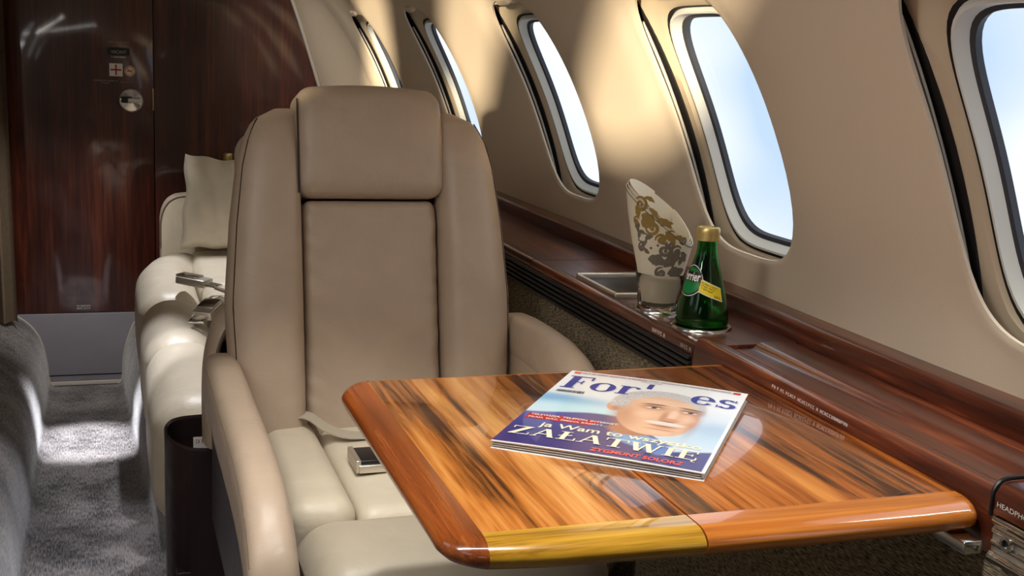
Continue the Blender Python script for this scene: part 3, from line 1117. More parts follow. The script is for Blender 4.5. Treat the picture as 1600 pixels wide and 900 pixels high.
def ctext(vf2, mat, lift=0.0006, name='lettering'):
    return put(name, to3(vf2, lambda u, v: mp(u, v, mz(u, v) + lift)), mat, co, False, sharp='flatmesh')


def arc2(cx, cy, rx, ry, a0, a1, thin, thick, n=22):
    V, F = [], []
    for i in range(n + 1):
        a = rad(a0 + (a1 - a0) * i / n)
        w = thin + (thick - thin) * abs(math.cos(a)) ** 1.3
        V.append((cx + (rx) * math.cos(a), cy + ry * math.sin(a)))
        V.append((cx + (rx - w) * math.cos(a), cy + (ry - min(w, thin * 1.3 + (w - thin) * 0.3)) * math.sin(a)))
    F = [(2 * i, 2 * i + 2, 2 * i + 3, 2 * i + 1) for i in range(n)]
    return V, F


TK, TN = 0.23, 0.06
G = {}
G['F'] = merge2(quad2(0.10, 0, 0.10 + TK, 1), quad2(0, 0, 0.40, TN), quad2(0, 1 - TN, 0.72, 1), quad2(0.66, 0.72, 0.72, 1), quad2(0.27, 0.48, 0.5, 0.48 + TN), quad2(0.46, 0.36, 0.51, 0.66))
G['o'] = merge2(arc2(0.36, 0.33, 0.36, 0.35, 0, 360, 0.045, 0.21, 44))
G['r'] = merge2(quad2(0.08, 0, 0.28, 0.66), quad2(0, 0, 0.38, TN), quad2(0, 0.62, 0.22, 0.66), arc2(0.40, 0.44, 0.2, 0.22, 40, 170, 0.05, 0.1), disc2(0.065, 16, 0.52, 0.56))
G['b'] = merge2(quad2(0.08, 0.02, 0.22, 1), quad2(0, 0.95, 0.22, 1), arc2(0.36, 0.33, 0.30, 0.35, -150, 150, 0.035, 0.14))
G['e'] = merge2(arc2(0.33, 0.33, 0.33, 0.35, 0, 325, 0.045, 0.2, 40), quad2(0.1, 0.33, 0.64, 0.33 + TN))
G['s'] = merge2(arc2(0.27, 0.49, 0.24, 0.19, 30, 270, 0.07, 0.16), arc2(0.27, 0.18, 0.26, 0.20, -150, 90, 0.07, 0.17), quad2(0.46, 0.5, 0.5, 0.68), quad2(0.01, 0.0, 0.05, 0.2))


def sf(x, y): return quad2(x - 0.11, y, x + 0.11, y + 0.045)


G['Z'] = merge2(quad2(0.03, 0, 0.66, 0.06), quad2(0.03, 0.94, 0.66, 1), seg2(0.12, 0.03, 0.55, 0.97, 0.19), quad2(0.62, 0, 0.66, 0.25), quad2(0.03, 0.76, 0.07, 1))
G['A'] = merge2(seg2(0.12, 0, 0.38, 1, 0.06), seg2(0.66, 0, 0.40, 1, 0.17), quad2(0.22, 0.3, 0.56, 0.36), sf(0.12, 0), sf(0.66, 0))
G['L'] = merge2(quad2(0.12, 0, 0.28, 1), quad2(0.01, 0.955, 0.39, 1), quad2(0.01, 0, 0.6, 0.05), quad2(0.55, 0, 0.6, 0.3), ([(0.02, 0.38), (0.02, 0.46), (0.42, 0.66), (0.42, 0.58)], [(0, 1, 2, 3)]))
G['T'] = merge2(quad2(0.27, 0, 0.43, 1), quad2(0.15, 0, 0.55, 0.045), quad2(0.0, 0.95, 0.7, 1), quad2(0.0, 0.72, 0.045, 1), quad2(0.655, 0.72, 0.7, 1))
G['W'] = merge2(seg2(0.12, 1, 0.30, 0, 0.16), seg2(0.32, 0, 0.50, 1, 0.06), seg2(0.50, 1, 0.70, 0, 0.16), seg2(0.72, 0, 0.90, 1, 0.06), quad2(0.0, 0.955, 0.27, 1), quad2(0.78, 0.955, 1.0, 1), quad2(0.36, 0.955, 0.6, 1))
G['I'] = merge2(quad2(0.10, 0, 0.26, 1), quad2(0, 0, 0.36, 0.045), quad2(0, 0.955, 0.36, 1))
G['E'] = merge2(quad2(0.10, 0, 0.26, 1), quad2(0, 0, 0.62, 0.05), quad2(0, 0.95, 0.60, 1), quad2(0.26, 0.48, 0.48, 0.53), quad2(0.44, 0.38, 0.48, 0.63), quad2(0.57, 0, 0.62, 0.28), quad2(0.55, 0.74, 0.60, 1), arc2(0.58, -0.12, 0.1, 0.12, 90, 300, 0.03, 0.06))


def word(letters, gap=0.06):
    x = 0
    ps = []
    for ch in letters:
        g = G[ch]
        w = max(v[0] for v in g[0]) - min(0, min(v[0] for v in g[0]))
        ps.append(([(v[0] + x, v[1]) for v in g[0]], g[1]))
        x += w + gap
    return merge2(*ps)


def shift(vf, du, dv): return [(u + du, v + dv) for u, v in vf[0]], vf[1]


# title: the middle letters disappear behind the man's hair
ti = fit(word('For'), 0.03, 0.735, 0.42, 0.185)
ctext(shift(ti, 0.008, -0.006), 'pale_print', 0.0003)
ctext(ti, 'blue_print', 0.0005)
ti = fit(word('es'), 0.735, 0.745, 0.240, 0.122)
ti = ([(u, v) for u, v in ti[0]], ti[1])
ctext(shift(ti, 0.008, -0.006), 'pale_print', 0.0003)
ctext(ti, 'blue_print', 0.0005)
ctext(quad2(0.475, 0.855, 0.505, 0.925), 'blue_print', 0.0005)
# top strip
ctext(qgrid(0.025, 0.957, 0.965, 0.985), 'pale_print', 0.0003, 'top_strip')
ctext(quad2(0.025, 0.957, 0.065, 0.985), 'orange_print', 0.0004, 'top_strip')
ctext(quad2(0.925, 0.957, 0.965, 0.985), 'red_print', 0.0004, 'top_strip')
ctext(fit(marks(26, 31), 0.075, 0.961, 0.37, 0.02), 'red_print')
ctext(fit(marks(30, 32), 0.46, 0.961, 0.45, 0.02), 'damask_gold')
ctext(fit(marks(19, 9), 0.42, 0.937, 0.12, 0.009), 'black_print')
# bar code
bars = []
x = 0.035
random.seed(8)
while x < 0.185:
    w = random.choice((0.003, 0.005, 0.008))
    bars.append(quad2(x, 0.672, x + w, 0.705))
    x += w + random.choice((0.003, 0.005))
ctext(merge2(*bars), 'black_print', name='bar_code')
# headlines
ctext(merge2(qgrid(0.03, 0.330, 0.40, 0.362), qgrid(0.03, 0.298, 0.37, 0.330)), 'red_print', 0.0003, 'headline_box')
ctext(fit(text2d('TELEWIZJA, TELEFON, INTERNET,', 0.012), 0.045, 0.333, 0.45, 0.024), 'white_print')
ctext(fit(text2d('PRĄD, GAZ, ŚMIECI, KREDYT...', 0.012), 0.045, 0.302, 0.40, 0.026), 'white_print')
ctext(fit(text2d('ja Wam to wszystko', 0.014), 0.14, 0.20, 0.79, 0.066), 'cream_print')
ctext(fit(word('ZALATWIE', 0.05), 0.035, 0.083, 0.90, 0.108), 'cream_print', 0.0008)
ctext(fit(text2d('ZYGMUNT SOLORZ', 0.02), 0.46, 0.035, 0.43, 0.034), 'coral_print')

# ---------------------------------------------------------------- leather armchair
ac = thing('armchair', (0.405, 1.60, 0.05), 'beige leather cabin armchair with headrest, standing behind the wooden table', 'armchair')
LA = rad(13)
SX, SY, SZ = 0.405, 1.80, 0.42


def bk(u, w, n):
    """seat-back coordinates: across, up along the back, toward the sitter"""
    return (SX + u, SY + w * math.sin(LA) - n * math.cos(LA), SZ + w * math.cos(LA) + n * math.sin(LA))


def bkf(p): return bk(p[0], p[2], p[1])


def crease(p):
    x, n, w = p
    if n > -0.03:
        e = math.exp(-(0.1105 - abs(x)) / 0.022) + 0.8 * math.exp(-(0.365 - w) / 0.03) * (abs(x) / 0.11) ** 2
        n += 0.0016 * e * math.sin(150 * (w - 0.7 * abs(x)) + 2.5 * math.sin(23 * w + 9 * x))
        n += 0.0007 * math.sin(30 * (x + 0.8 * w)) * math.sin(17 * w)
    return bk(x, w, n)


put('back_cushion', rbox(-0.1105, 0.1105, -0.07, 0.002, -0.06, 0.3655, 0.016, 5, 60, puff=(0, 0.010, 0), fn=crease), 'leather_shaded', ac)


def hr(p):
    x, n, w = p
    t = (w - 0.46) / 0.09
    x = x * (1 - 0.03 * max(0, t))
    return bk(x, w + 0.008 * math.cos(x / 0.12 * PI / 2) * max(0, t), n - 0.010 * max(0, t) ** 2)


hrest = put('headrest', rbox(-0.122, 0.122, -0.075, 0.026, 0.3685, 0.546, 0.026, 7, 10, puff=(0, 0.008, 0), fn=hr), 'leather_shaded', ac)
for s in (-1,):
    put('piping', tube([bk(s * 0.1185, 0.375 + 0.15 * i / 10, 0.019 - 0.004 * (i / 10) ** 2) for i in range(11)], 0.0014, 6), 'seam', hrest)


def bolster(s):
    rings = []
    ws = [-0.08, -0.075, -0.06, -0.03] + [0.0 + 0.03 * i for i in range(15)] + [0.44, 0.46, 0.475, 0.488, 0.498, 0.506, 0.512, 0.515]
    for w in ws:
        uo = float(np.interp(w, [-0.08, 0.0, 0.09, 0.20, 0.33, 0.42, 0.466, 0.495, 0.515], [0.212, 0.220, 0.229, 0.234, 0.224, 0.212, 0.200, 0.185, 0.150]))
        ui = 0.1125
        nf = float(np.interp(w, [-0.08, 0.1, 0.35, 0.45, 0.495, 0.515], [0.036, 0.040, 0.034, 0.024, 0.006, -0.022]))
        nb = float(np.interp(w, [-0.08, 0.40, 0.515], [-0.085, -0.080, -0.052]))
        if w < -0.05: uo -= 0.0
        c, a = (uo + ui) / 2, (uo - ui) / 2
        cn, b = (nf + nb) / 2, (nf - nb) / 2
        rg = []
        N = 44
        for j in range(N):
            q = 2 * PI * j / N
            co, si = math.cos(q), math.sin(q)
            p = 3.4 if co < 0 else 2.5
            m = (abs(co) ** p + abs(si) ** p) ** (1 / p)
            rg.append(bk(s * (c + a * co / m), w, cn + b * si / m))
        rings.append(rg)
    return loft(rings)


for s in (-1, 1):
    bo = put('side_bolster', bolster(s), 'leather_shaded', ac)
    pth = []
    for i in range(30):
        w = -0.05 + 0.545 * i / 29
        uo = float(np.interp(w, [-0.08, 0.0, 0.09, 0.20, 0.33, 0.42, 0.466, 0.495, 0.515], [0.212, 0.220, 0.229, 0.234, 0.224, 0.212, 0.200, 0.185, 0.150]))
        nf = float(np.interp(w, [-0.08, 0.1, 0.35, 0.45, 0.495, 0.515], [0.036, 0.040, 0.034, 0.024, 0.006, -0.022]))
        nb = float(np.interp(w, [-0.08, 0.40, 0.515], [-0.085, -0.080, -0.052]))
        a, b = (uo - 0.1125) / 2, (nf - nb) / 2
        q = rad(38)
        co, si = math.cos(q), math.sin(q)
        m = (abs(co) ** 2.5 + abs(si) ** 2.5) ** (1 / 2.5)
        pth.append(bk(s * ((uo + 0.1125) / 2 + a * co / m), w, (nf + nb) / 2 + b * si / m))
    put('stitching', tube(pth, 0.0011, 5), 'seam', bo)
put('back_shell', rbox(-0.205, 0.205, -0.15, -0.068, -0.10, 0.49, 0.04, 5, 4, fn=bkf), 'leather_side', ac)
# seat
put('seat_cushion', rbox(0.309, 0.501, 1.452, 1.86, 0.30, 0.418, 0.022, 5, 8, puff=(0, 0, 0.008)), 'leather_lit', ac)
for x0, x1 in ((0.2145, 0.3075), (0.5025, 0.5955)):
    put('seat_bolster', rbox(x0, x1, 1.452, 1.86, 0.29, 0.432, 0.030, 6, 8, puff=(0, 0, 0.004)), 'leather_lit', ac)
fr = put('front_roll', rbox(0.212, 0.598, 1.245, 1.452, 0.285, 0.424, 0.055, 8, 8, puff=(0.0, 0.0, 0.004)), 'leather_lit', ac)
put('piping', tube([(0.2145, 1.26 + 0.17 * i / 8, 0.352 + 0.042 * math.sin(PI / 2 * min(1, i / 3))) for i in range(9)], 0.0013, 6), 'seam', fr)
put('seat_base', rbox(0.23, 0.58, 1.30, 1.84, 0.13, 0.292, 0.02, 3, 2), 'leather_brown', ac)
put('pedestal', rbox(0.29, 0.52, 1.42, 1.74, 0.05, 0.135, 0.01, 3, 2), 'black_plastic', ac)


def arm_loft(xi, xo, yz, th, r=0.018):
    """arm rest slab; yz = list of (y, top z); xi inner, xo outer x"""
    rings = []
    for k, (y, z, sc) in enumerate(yz):
        rg = []
        N = 36
        h = th * sc
        for j in range(N):
            q = 2 * PI * j / N
            co, si = math.cos(q), math.sin(q)
            m = (abs(co) ** 3.2 + abs(si) ** 3.2) ** (1 / 3.2)
            rg.append(((xi + xo) / 2 + abs(xo - xi) / 2 * (0.3 + 0.7 * min(1, sc * 1.2) if sc < 0.83 else 1) * co / m, y, z - h / 2 + h / 2 * si / m))
        rings.append(rg)
    return loft(rings)


armL = [(1.86, 0.530, 0.6), (1.84, 0.540, 0.9), (1.80, 0.543, 1.0), (1.70, 0.543, 1), (1.60, 0.541, 1), (1.50, 0.541, 1), (1.42, 0.540, 1), (1.36, 0.536, 1), (1.31, 0.529, 1), (1.27, 0.517, 1), (1.24, 0.501, 1), (1.215, 0.478, 0.92), (1.203, 0.455, 0.72), (1.199, 0.437, 0.45), (1.198, 0.425, 0.2)]
al = put('arm', arm_loft(0.193, 0.135, armL, 0.105), 'leather_shaded', ac)
put('piping', tube(smooth_poly([(0.1385, y, z - 0.019 * s) for y, z, s in armL[2:12]], 4), 0.0013, 6), 'stitch', al)
armR = [(1.90, 0.575, 0.6), (1.88, 0.583, 0.9), (1.82, 0.588, 1.0), (1.74, 0.590, 1), (1.66, 0.588, 1), (1.60, 0.578, 1), (1.55, 0.560, 1), (1.51, 0.535, 0.95), (1.49, 0.505, 0.8), (1.485, 0.48, 0.4)]
put('arm', arm_loft(0.632, 0.692, armR, 0.075), 'leather_shaded', ac)
put('arm_side_panel', rbox(0.634, 0.684, 1.46, 1.90, 0.27, 0.545, 0.018, 4, 6, puff=(0.004, 0, 0)), 'leather_shaded', ac)
put('arm_side_panel', rbox(0.150, 0.188, 1.29, 1.86, 0.25, 0.452, 0.015, 4, 4), 'leather_brown', ac)
# rounded rear end of the arm shroud behind the seat back
sp = smooth_poly([(0.155, 1.95, 0.36), (0.154, 1.95, 0.44), (0.157, 1.95, 0.50), (0.168, 1.955, 0.545), (0.190, 1.965, 0.575), (0.225, 1.975, 0.585)], 5)
rings = []
for p in sp:
    rings.append([(p[0] + 0.012 * math.cos(q), p[1] + 0.045 * math.sin(q), p[2] - 0.010 * math.cos(q) * (1 if p[2] > 0.54 else 0.2)) for q in [2 * PI * j / 20 for j in range(20)]])
put('rear_shroud', loft(rings), 'leather_shaded', ac)
put('shroud_panel', rbox(0.172, 0.26, 1.955, 1.985, 0.36, 0.555, 0.01, 3, 2), 'leather_brown', ac)
# seat belt
st = put('belt_strap', loft([[(x, y - 0.021 * 0.5, z), (x + 0.012, y + 0.021, z), (x + 0.012, y + 0.021, z + 0.002), (x, y - 0.021 * 0.5, z + 0.002)] for x, y, z in smooth_poly([(0.262, 1.792, 0.444), (0.285, 1.775, 0.448), (0.31, 1.745, 0.436), (0.34, 1.728, 0.429), (0.375, 1.724, 0.428), (0.43, 1.72, 0.428)], 5)]), 'belt_web', ac)
bu = put('belt_buckle', rbox(0.332, 0.385, 1.575, 1.635, 0.4265, 0.444, 0.003, 2, 2), 'black_plastic', ac, label='black and silver seat belt buckle')
put('buckle_plate', merge(rbox(0.326, 0.334, 1.572, 1.638, 0.426, 0.445, 0.002, 2, 2), rbox(0.33, 0.387, 1.570, 1.5755, 0.426, 0.438, 0.002, 2, 2)), 'steel', bu)

# ---------------------------------------------------------------- sofa
so = thing('sofa', (0.42, 2.95, 0.05), 'beige leather sofa with front bolsters, standing behind the armchair', 'sofa')


def sofa_fn(p):
    x, y, z = p
    t = sstep(3.45, 3.86, y)
    return (x + 0.06 * t * t, y, z - 0.004 * t)


segs = ((2.165, 2.672), (2.676, 3.118), (3.122, 3.86))
for a, b in segs:
    put('front_bolster', rbox(0.072, 0.236, a, b, 0.10, 0.362, 0.072, 8, 6, puff=(0.004, 0.0, 0.010), fn=sofa_fn), 'leather_lit', so)
for a, b in ((2.125, 2.80), (2.804, 3.30), (3.304, 3.86)):
    put('seat_cushion', rbox(0.240, 0.66, a, b, 0.16, 0.357, 0.030, 5, 6, puff=(0, 0, 0.010)), 'leather_lit', so)
    put('back_cushion', rbox(0.60, 0.715, a, b, 0.33, 0.60, 0.035, 5, 5, puff=(0.01, 0, 0)), 'leather_lit', so)
put('end_panel', rbox(0.115, 0.66, 2.088, 2.20, 0.09, 0.338, 0.03, 5, 4), 'leather_side', so)
put('base', rbox(0.135, 0.70, 2.10, 3.92, 0.05, 0.165, 0.01, 3, 2), 'gap_dark', so)


pr = smooth_poly([(0.158, 0.20), (0.157, 0.40), (0.160, 0.455), (0.172, 0.492), (0.195, 0.516), (0.24, 0.527), (0.40, 0.53)], 5) + [(0.70, 0.53), (0.70, 0.20)]
sa = put('arm', loft([[(x + (0.004 if k in (0, 3) else 0), y, z - (0.003 if k in (0, 3) else 0)) for x, z in pr] for k, y in enumerate((3.875, 3.882, 3.985, 3.99))]), 'leather_lit', so)
put('piping', tube([(x, 3.8755, z) for x, z in pr[4:26]], 0.0022, 6), 'stitch', sa)


def rot_box(vf, c, rz, tilt=0.0):
    M = Matrix.Translation(c) @ Matrix.Rotation(rz, 4, 'Z') @ Matrix.Rotation(tilt, 4, 'Y')
    return xf(vf, lambda v: tuple(M @ Vector(v)))


def sofa_buckle(c, rz, tilt):
    o = put('belt_buckle', rot_box(rbox(-0.042, 0.042, -0.024, 0.024, -0.008, 0.012, 0.003, 3, 2), c, rz, tilt), 'steel', so, label='brushed metal seat belt buckle')
    put('buckle_lid', rot_box(rbox(-0.044, 0.016, -0.021, 0.021, 0.012, 0.017, 0.002, 3, 2), c, rz, tilt), 'chrome', o)
    put('buckle_tongue', rot_box(merge(rbox(0.042, 0.072, -0.018, -0.010, -0.003, 0.003, 0.001, 2, 1), rbox(0.042, 0.072, 0.010, 0.018, -0.003, 0.003, 0.001, 2, 1), rbox(0.066, 0.074, -0.018, 0.018, -0.003, 0.003, 0.001, 2, 1)), c, rz, tilt), 'chrome', o)
    return o


sofa_buckle((0.212, 3.16, 0.392), rad(-35), rad(4))
sofa_buckle((0.218, 2.80, 0.392), rad(-115), rad(8))
put('belt_strap', tube([(0.262, 3.115, 0.384), (0.30, 3.09, 0.374), (0.36, 3.08, 0.370)], 0.006, 6), 'belt_web', so)
put('belt_strap', tube([(0.225, 2.86, 0.384), (0.25, 2.92, 0.374), (0.31, 2.95, 0.370)], 0.006, 6), 'belt_web', so)

# pillow leaning on the sofa arm
N = 30
pv, pf = [], []
hw, hh = 0.135, 0.149
for side in (1, -1):
    for j in range(N + 1):
        for i in range(N + 1):
            a, b = -1 + 2 * i / N, -1 + 2 * j / N
            th = 0.062 * (max(0, 1 - a * a) ** 0.42) * (max(0, 1 - b * b) ** 0.42)
            pin = 0.07
            x = a * hw * (1 - pin * (1 - b * b)) + 0.004 * math.sin(7 * b)
            z = b * hh * (1 - pin * (1 - a * a)) + 0.003 * math.sin(9 * a)
            wr = 0.004 * math.sin(11 * a + 5 * b) * (1 - a * a) * (1 - b * b)
            pv.append((x, side * th + wr, z))
for side in (0, 1):
    k = side * (N + 1) ** 2
    for j in range(N):
        for i in range(N):
            q = (k + j * (N + 1) + i, k + j * (N + 1) + i + 1, k + (j + 1) * (N + 1) + i + 1, k + (j + 1) * (N + 1) + i)
            pf.append(q if side else q[::-1])
PM = Matrix.Translation((0.350, 3.765, 0.517)) @ Matrix.Rotation(rad(-8), 4, 'Z') @ Matrix.Rotation(rad(-12), 4, 'X') @ Matrix.Rotation(rad(3), 4, 'Y')
pil = mark(put('pillow', ([tuple(PM @ Vector(v)) for v in pv], pf), 'velvet', origin=(0.34, 3.75, 0.365)), 'pale silvery velvet pillow leaning on the sofa arm', 'pillow')

# wooden shelf cabinet beyond the sofa arm with a bottle on it
cab = thing('side_cabinet', (0.45, 4.15, 0.05), 'dark wooden cabinet between the sofa arm and the bulkhead, mostly hidden', 'cabinet')
put('body', rbox(0.25, 0.70, 4.02, 4.28, 0.05, 0.44, 0.004, 2, 2), 'mahogany', cab)
put('top', rbox(0.24, 0.71, 4.01, 4.285, 0.44, 0.455, 0.005, 3, 2), 'mahogany', cab)
fb = thing('bottle', (0.392, 4.15, 0.455), 'dark green bottle with gold cap peeking out behind the velvet pillow', 'bottle', group='bottles')
put('glass', lathe([(0.0005, 0.456), (0.034, 0.456), (0.036, 0.465), (0.034, 0.50), (0.022, 0.56), (0.0135, 0.60), (0.0125, 0.622)], (0.392, 4.15), 32), 'green_glass', fb)
put('cap', lathe([(0.0145, 0.618), (0.0155, 0.620), (0.0150, 0.630), (0.0155, 0.636), (0.014, 0.641), (0.0005, 0.642)], (0.392, 4.15), 28), 'gold', fb, label='gold screw cap')

# ---------------------------------------------------------------- leather literature pocket
pk = thing('literature_pocket', (0.15, 2.0, 0.06), 'dark brown leather literature pocket between the sofa and the armchair', 'pocket')
op = smooth_poly([(0.30, 2.075), (0.16, 2.078), (0.105, 2.072), (0.086, 2.045), (0.090, 2.000), (0.108, 1.968), (0.145, 1.948), (0.30, 1.945)], 6)


def wallring(off, z, sl):
    out = []
    for (x, y) in op:
        cx, cy = 0.20, 2.01
        out.append((x + (0.004 * off if x < 0.2 else 0), y + (off * 0.006 if y < cy else -off * 0.006), z + sl * (x - 0.09) + (0.16 * (y - 2.01) if z > 0.3 else 0)))
    return out


rings = []
for z, o in ((0.06, 0.4), (0.20, 0.1), (0.33, 0.0), (0.352, 0.0), (0.356, 0.6), (0.352, 1.2), (0.20, 1.2), (0.12, 1.2)):
    rings.append(wallring(o, z, 0.02))
put('pouch', loft(rings, False, False), 'leather_brown', pk)
put('pouch_floor', rbox(0.10, 0.30, 1.955, 2.068, 0.115, 0.125, 0.003, 2, 2), 'leather_brown', pk)
bkl = thing('booklet', (0.19, 2.0, 0.125), 'white booklet with red lettering tucked in the leather pocket', 'booklet')
put('pages', rbox(0.130, 0.24, 1.975, 1.981, 0.126, 0.358, 0.001, 2, 2), 'paper', bkl)
V, F = fit(marks(7, 8), 0, 0, 0.036, 0.007)
put('lettering', ([(0.134 + u * 0.8, 1.9745, 0.348 + v) for u, v in V], F), 'red_print', bkl, False, sharp='flatmesh')

# ---------------------------------------------------------------- green bottle in the cup holder
gb = thing('bottle', (BC[0], BC[1], 0.655), 'green glass water bottle with round green label standing in a cup holder', 'bottle', group='bottles')
prof = smooth_poly([(0.0335, 0.6575), (0.0368, 0.662), (0.0372, 0.672), (0.0350, 0.686), (0.0310, 0.702), (0.0262, 0.720), (0.0212, 0.738), (0.0172, 0.752), (0.0146, 0.764), (0.0136, 0.774), (0.0134, 0.783)], 4)
outer_p = [(0.0005, 0.6572)] + [(r, z) for r, z in prof]
inner_p = [(max(0.0005, r - 0.0028), z + (0.003 if i < 3 else 0)) for i, (r, z) in enumerate(outer_p)]
put('glass', lathe(outer_p + inner_p[::-1], BC, 56), 'green_glass', gb)
wp = [(r - 0.0001, z) for r, z in inner_p if z < 0.757]
put('water', lathe(wp + [(0.0005, wp[-1][1])], BC, 56), 'water', gb)
cap_prof = [(0.0140, 0.7785), (0.0160, 0.7790), (0.0165, 0.7805), (0.0160, 0.7825), (0.0165, 0.7845), (0.0160, 0.7865), (0.0165, 0.7890), (0.0163, 0.7945), (0.0150, 0.7970), (0.0120, 0.7975), (0.0115, 0.7965), (0.0005, 0.7965)]
put('cap', lathe(cap_prof, BC, 40), 'gold', gb, label='gold screw cap')
tc_ = Vector((-BC[0], -BC[1], 0)).normalized()
rt_ = Vector((-tc_.y, tc_.x, 0))
if rt_.dot(RT) < 0: rt_ = -rt_
PR = sorted([(z, r) for r, z in prof])


def brad(z): return float(np.interp(z, [p[0] for p in PR], [p[1] for p in PR]))


def bot(phi, z, lift=0.0006):
    r = brad(z) + lift
    p = Vector((BC[0], BC[1], z)) + tc_ * (r * math.cos(phi)) + rt_ * (r * math.sin(phi))
    return tuple(p)


def bmap(phi0, z0, lift, rr=0.027):
    return lambda u, v: bot(phi0 + u / rr, z0 + v, lift)


def disc_grid(r, n=36, k=6):
    V = [(0, 0)] + [(r * i / k * math.cos(2 * PI * j / n), r * i / k * math.sin(2 * PI * j / n)) for i in range(1, k + 1) for j in range(n)]
    F = [(0, 1 + j, 1 + (j + 1) % n) for j in range(n)]
    for i in range(k - 1):
        F += [(1 + i * n + j, 1 + i * n + (j + 1) % n, 1 + (i + 1) * n + (j + 1) % n, 1 + (i + 1) * n + j) for j in range(n)]
    return V, F


def grid2(x0, y0, x1, y1, n=14, m=6, fn=None):
    V = [(x0 + (x1 - x0) * i / n, y0 + (y1 - y0) * j / m) for j in range(m + 1) for i in range(n + 1)]
    if fn: V = [fn(*v) for v in V]
    return V, [(j * (n + 1) + i, j * (n + 1) + i + 1, (j + 1) * (n + 1) + i + 1, (j + 1) * (n + 1) + i) for j in range(m) for i in range(n)]


P0, Z0 = rad(-50), 0.7235
lb = put('round_label', to3(disc_grid(0.0215), bmap(P0, Z0, 0.0006)), 'white_print', gb, sharp='flatmesh', label='round green label')
put('label_rim', to3(disc_grid(0.0205), bmap(P0, Z0, 0.0009)), 'black_print', lb, sharp='flatmesh')
put('label_field', to3(disc_grid(0.0185), bmap(P0, Z0, 0.0012)), 'green_print', lb, sharp='flatmesh')
band = grid2(-0.0185, -0.001, 0.0185, 0.0125, 14, 4, lambda x, y: (x, y))
put('label_band', to3(band, bmap(P0, Z0, 0.0014)), 'black_print', lb, sharp='flatmesh')
tx = text2d('Perrier', 0.02)
put('lettering', to3(fit(tx, -0.0165, 0.0, 0.034, 0.0125), bmap(P0, Z0, 0.0018)), 'white_print', lb, sharp='flatmesh')
bn = lambda x, y: (x, y - 0.42 * (x - 0.016))
band2 = put('banner_border', to3(grid2(0.016, -0.0125, 0.0485, 0.0065, 14, 6, bn), bmap(P0, Z0 - 0.001, 0.0006)), 'white_print', gb, sharp='flatmesh', label='slanted yellow banner')
put('banner', to3(grid2(0.017, -0.0115, 0.0475, 0.0055, 14, 6, bn), bmap(P0, Z0 - 0.001, 0.0010)), 'yellow_print', band2, sharp='flatmesh')
for k, s in enumerate((12, 10, 9)):
    t2 = fit(marks(s, k), 0.020, 0.0015 - 0.0036 * k, 0.021 - 0.003 * k, 0.0020)
    put('lettering', to3(([bn(*v) for v in t2[0]], t2[1]), bmap(P0, Z0 - 0.001, 0.0014)), 'black_print', band2, sharp='flatmesh')
t2 = fit(marks(3, 5), 0.037, -0.0105, 0.008, 0.0032)
put('lettering', to3(([bn(*v) for v in t2[0]], t2[1]), bmap(P0, Z0 - 0.001, 0.0014)), 'black_print', band2, sharp='flatmesh')

# ---------------------------------------------------------------- tumbler and napkin
gl = thing('tumbler', (GC[0], GC[1], 0.655), 'clear fluted glass tumbler standing in a cup holder left of the green bottle', 'glass')
n = 60


def flute(r, z, amt):
    return [(GC[0] + (r + amt * math.cos(20 * 2 * PI * j / n)) * math.cos(2 * PI * j / n), GC[1] + (r + amt * math.cos(20 * 2 * PI * j / n)) * math.sin(2 * PI * j / n), z) for j in range(n)]


rings = [flute(0.0005, 0.6565, 0), flute(0.029, 0.6565, 0), flute(0.0305, 0.659, 0.0007), flute(0.0315, 0.670, 0.0007), flute(0.0325, 0.682, 0.0003), flute(0.0345, 0.695, 0), flute(0.0375, 0.7115, 0), flute(0.0372, 0.7125, 0), flute(0.0366, 0.7115, 0), flute(0.0332, 0.693, 0), flute(0.0300, 0.668, 0), flute(0.0285, 0.664, 0), flute(0.0005, 0.664, 0)]
put('glass', loft(rings, True, False), 'clear_glass', gl)
tg = Vector((-GC[0], -GC[1], 0)).normalized()
rg_ = Vector((-tg.y, tg.x, 0))
if rg_.dot(RT) < 0: rg_ = -rg_
npk = thing('napkin', (GC[0], GC[1], 0.666), 'cream cloth napkin with grey scroll print rolled in the glass tumbler', 'napkin')


def nrad(z): return float(np.interp(z, [0.665, 0.70, 0.715, 0.76, 0.80, 0.85], [0.0265, 0.0322, 0.0350, 0.0455, 0.0530, 0.0590]))


def ntop(phi): return 0.803 - 0.040 * math.sin(phi) - 0.010 * math.cos(phi)


def nap(phi, z, off=0.0):
    r = nrad(z) + off
    flat = 1 - 0.10 * sstep(0.72, 0.8, z) * max(0, math.cos(phi))
    return tuple(Vector((GC[0] - 0.002 * 0, GC[1], z)) + tg * (r * flat * math.cos(phi) * 0.8) + rg_ * (r * math.sin(phi)) - rg_ * 0.02 * max(0, z - 0.72))


def nsheet(off, drop, a0, a1, n=64, m=24):
    rings = []
    for o in (off, off - 0.0012):
        rg = []
        for i in range(n + 1):
            a = a0 + (a1 - a0) * i / n
            rg.append([nap(a, 0.668 + (ntop(a) - drop - 0.668) * j / m, o) for j in range(m + 1)])
        rings.append(rg)
    V = [p for rg in rings for col in rg for p in col]
    K = (n + 1) * (m + 1)
    F = []
    for s in (0, 1):
        for i in range(n):
            for j in range(m):
                q = (s * K + i * (m + 1) + j, s * K + (i + 1) * (m + 1) + j, s * K + (i + 1) * (m + 1) + j + 1, s * K + i * (m + 1) + j + 1)
                F.append(q if s == 0 else q[::-1])
    for i in range(n):
        a, b = i * (m + 1) + m, (i + 1) * (m + 1) + m
        F.append((a, b, b + K, a + K))
        a, b = i * (m + 1), (i + 1) * (m + 1)
        F.append((b, a, a + K, b + K))
    for i in (0, n):
        for j in range(m):
            a = i * (m + 1) + j
            F.append((a, a + 1, a + 1 + K, a + K))
    return V, F


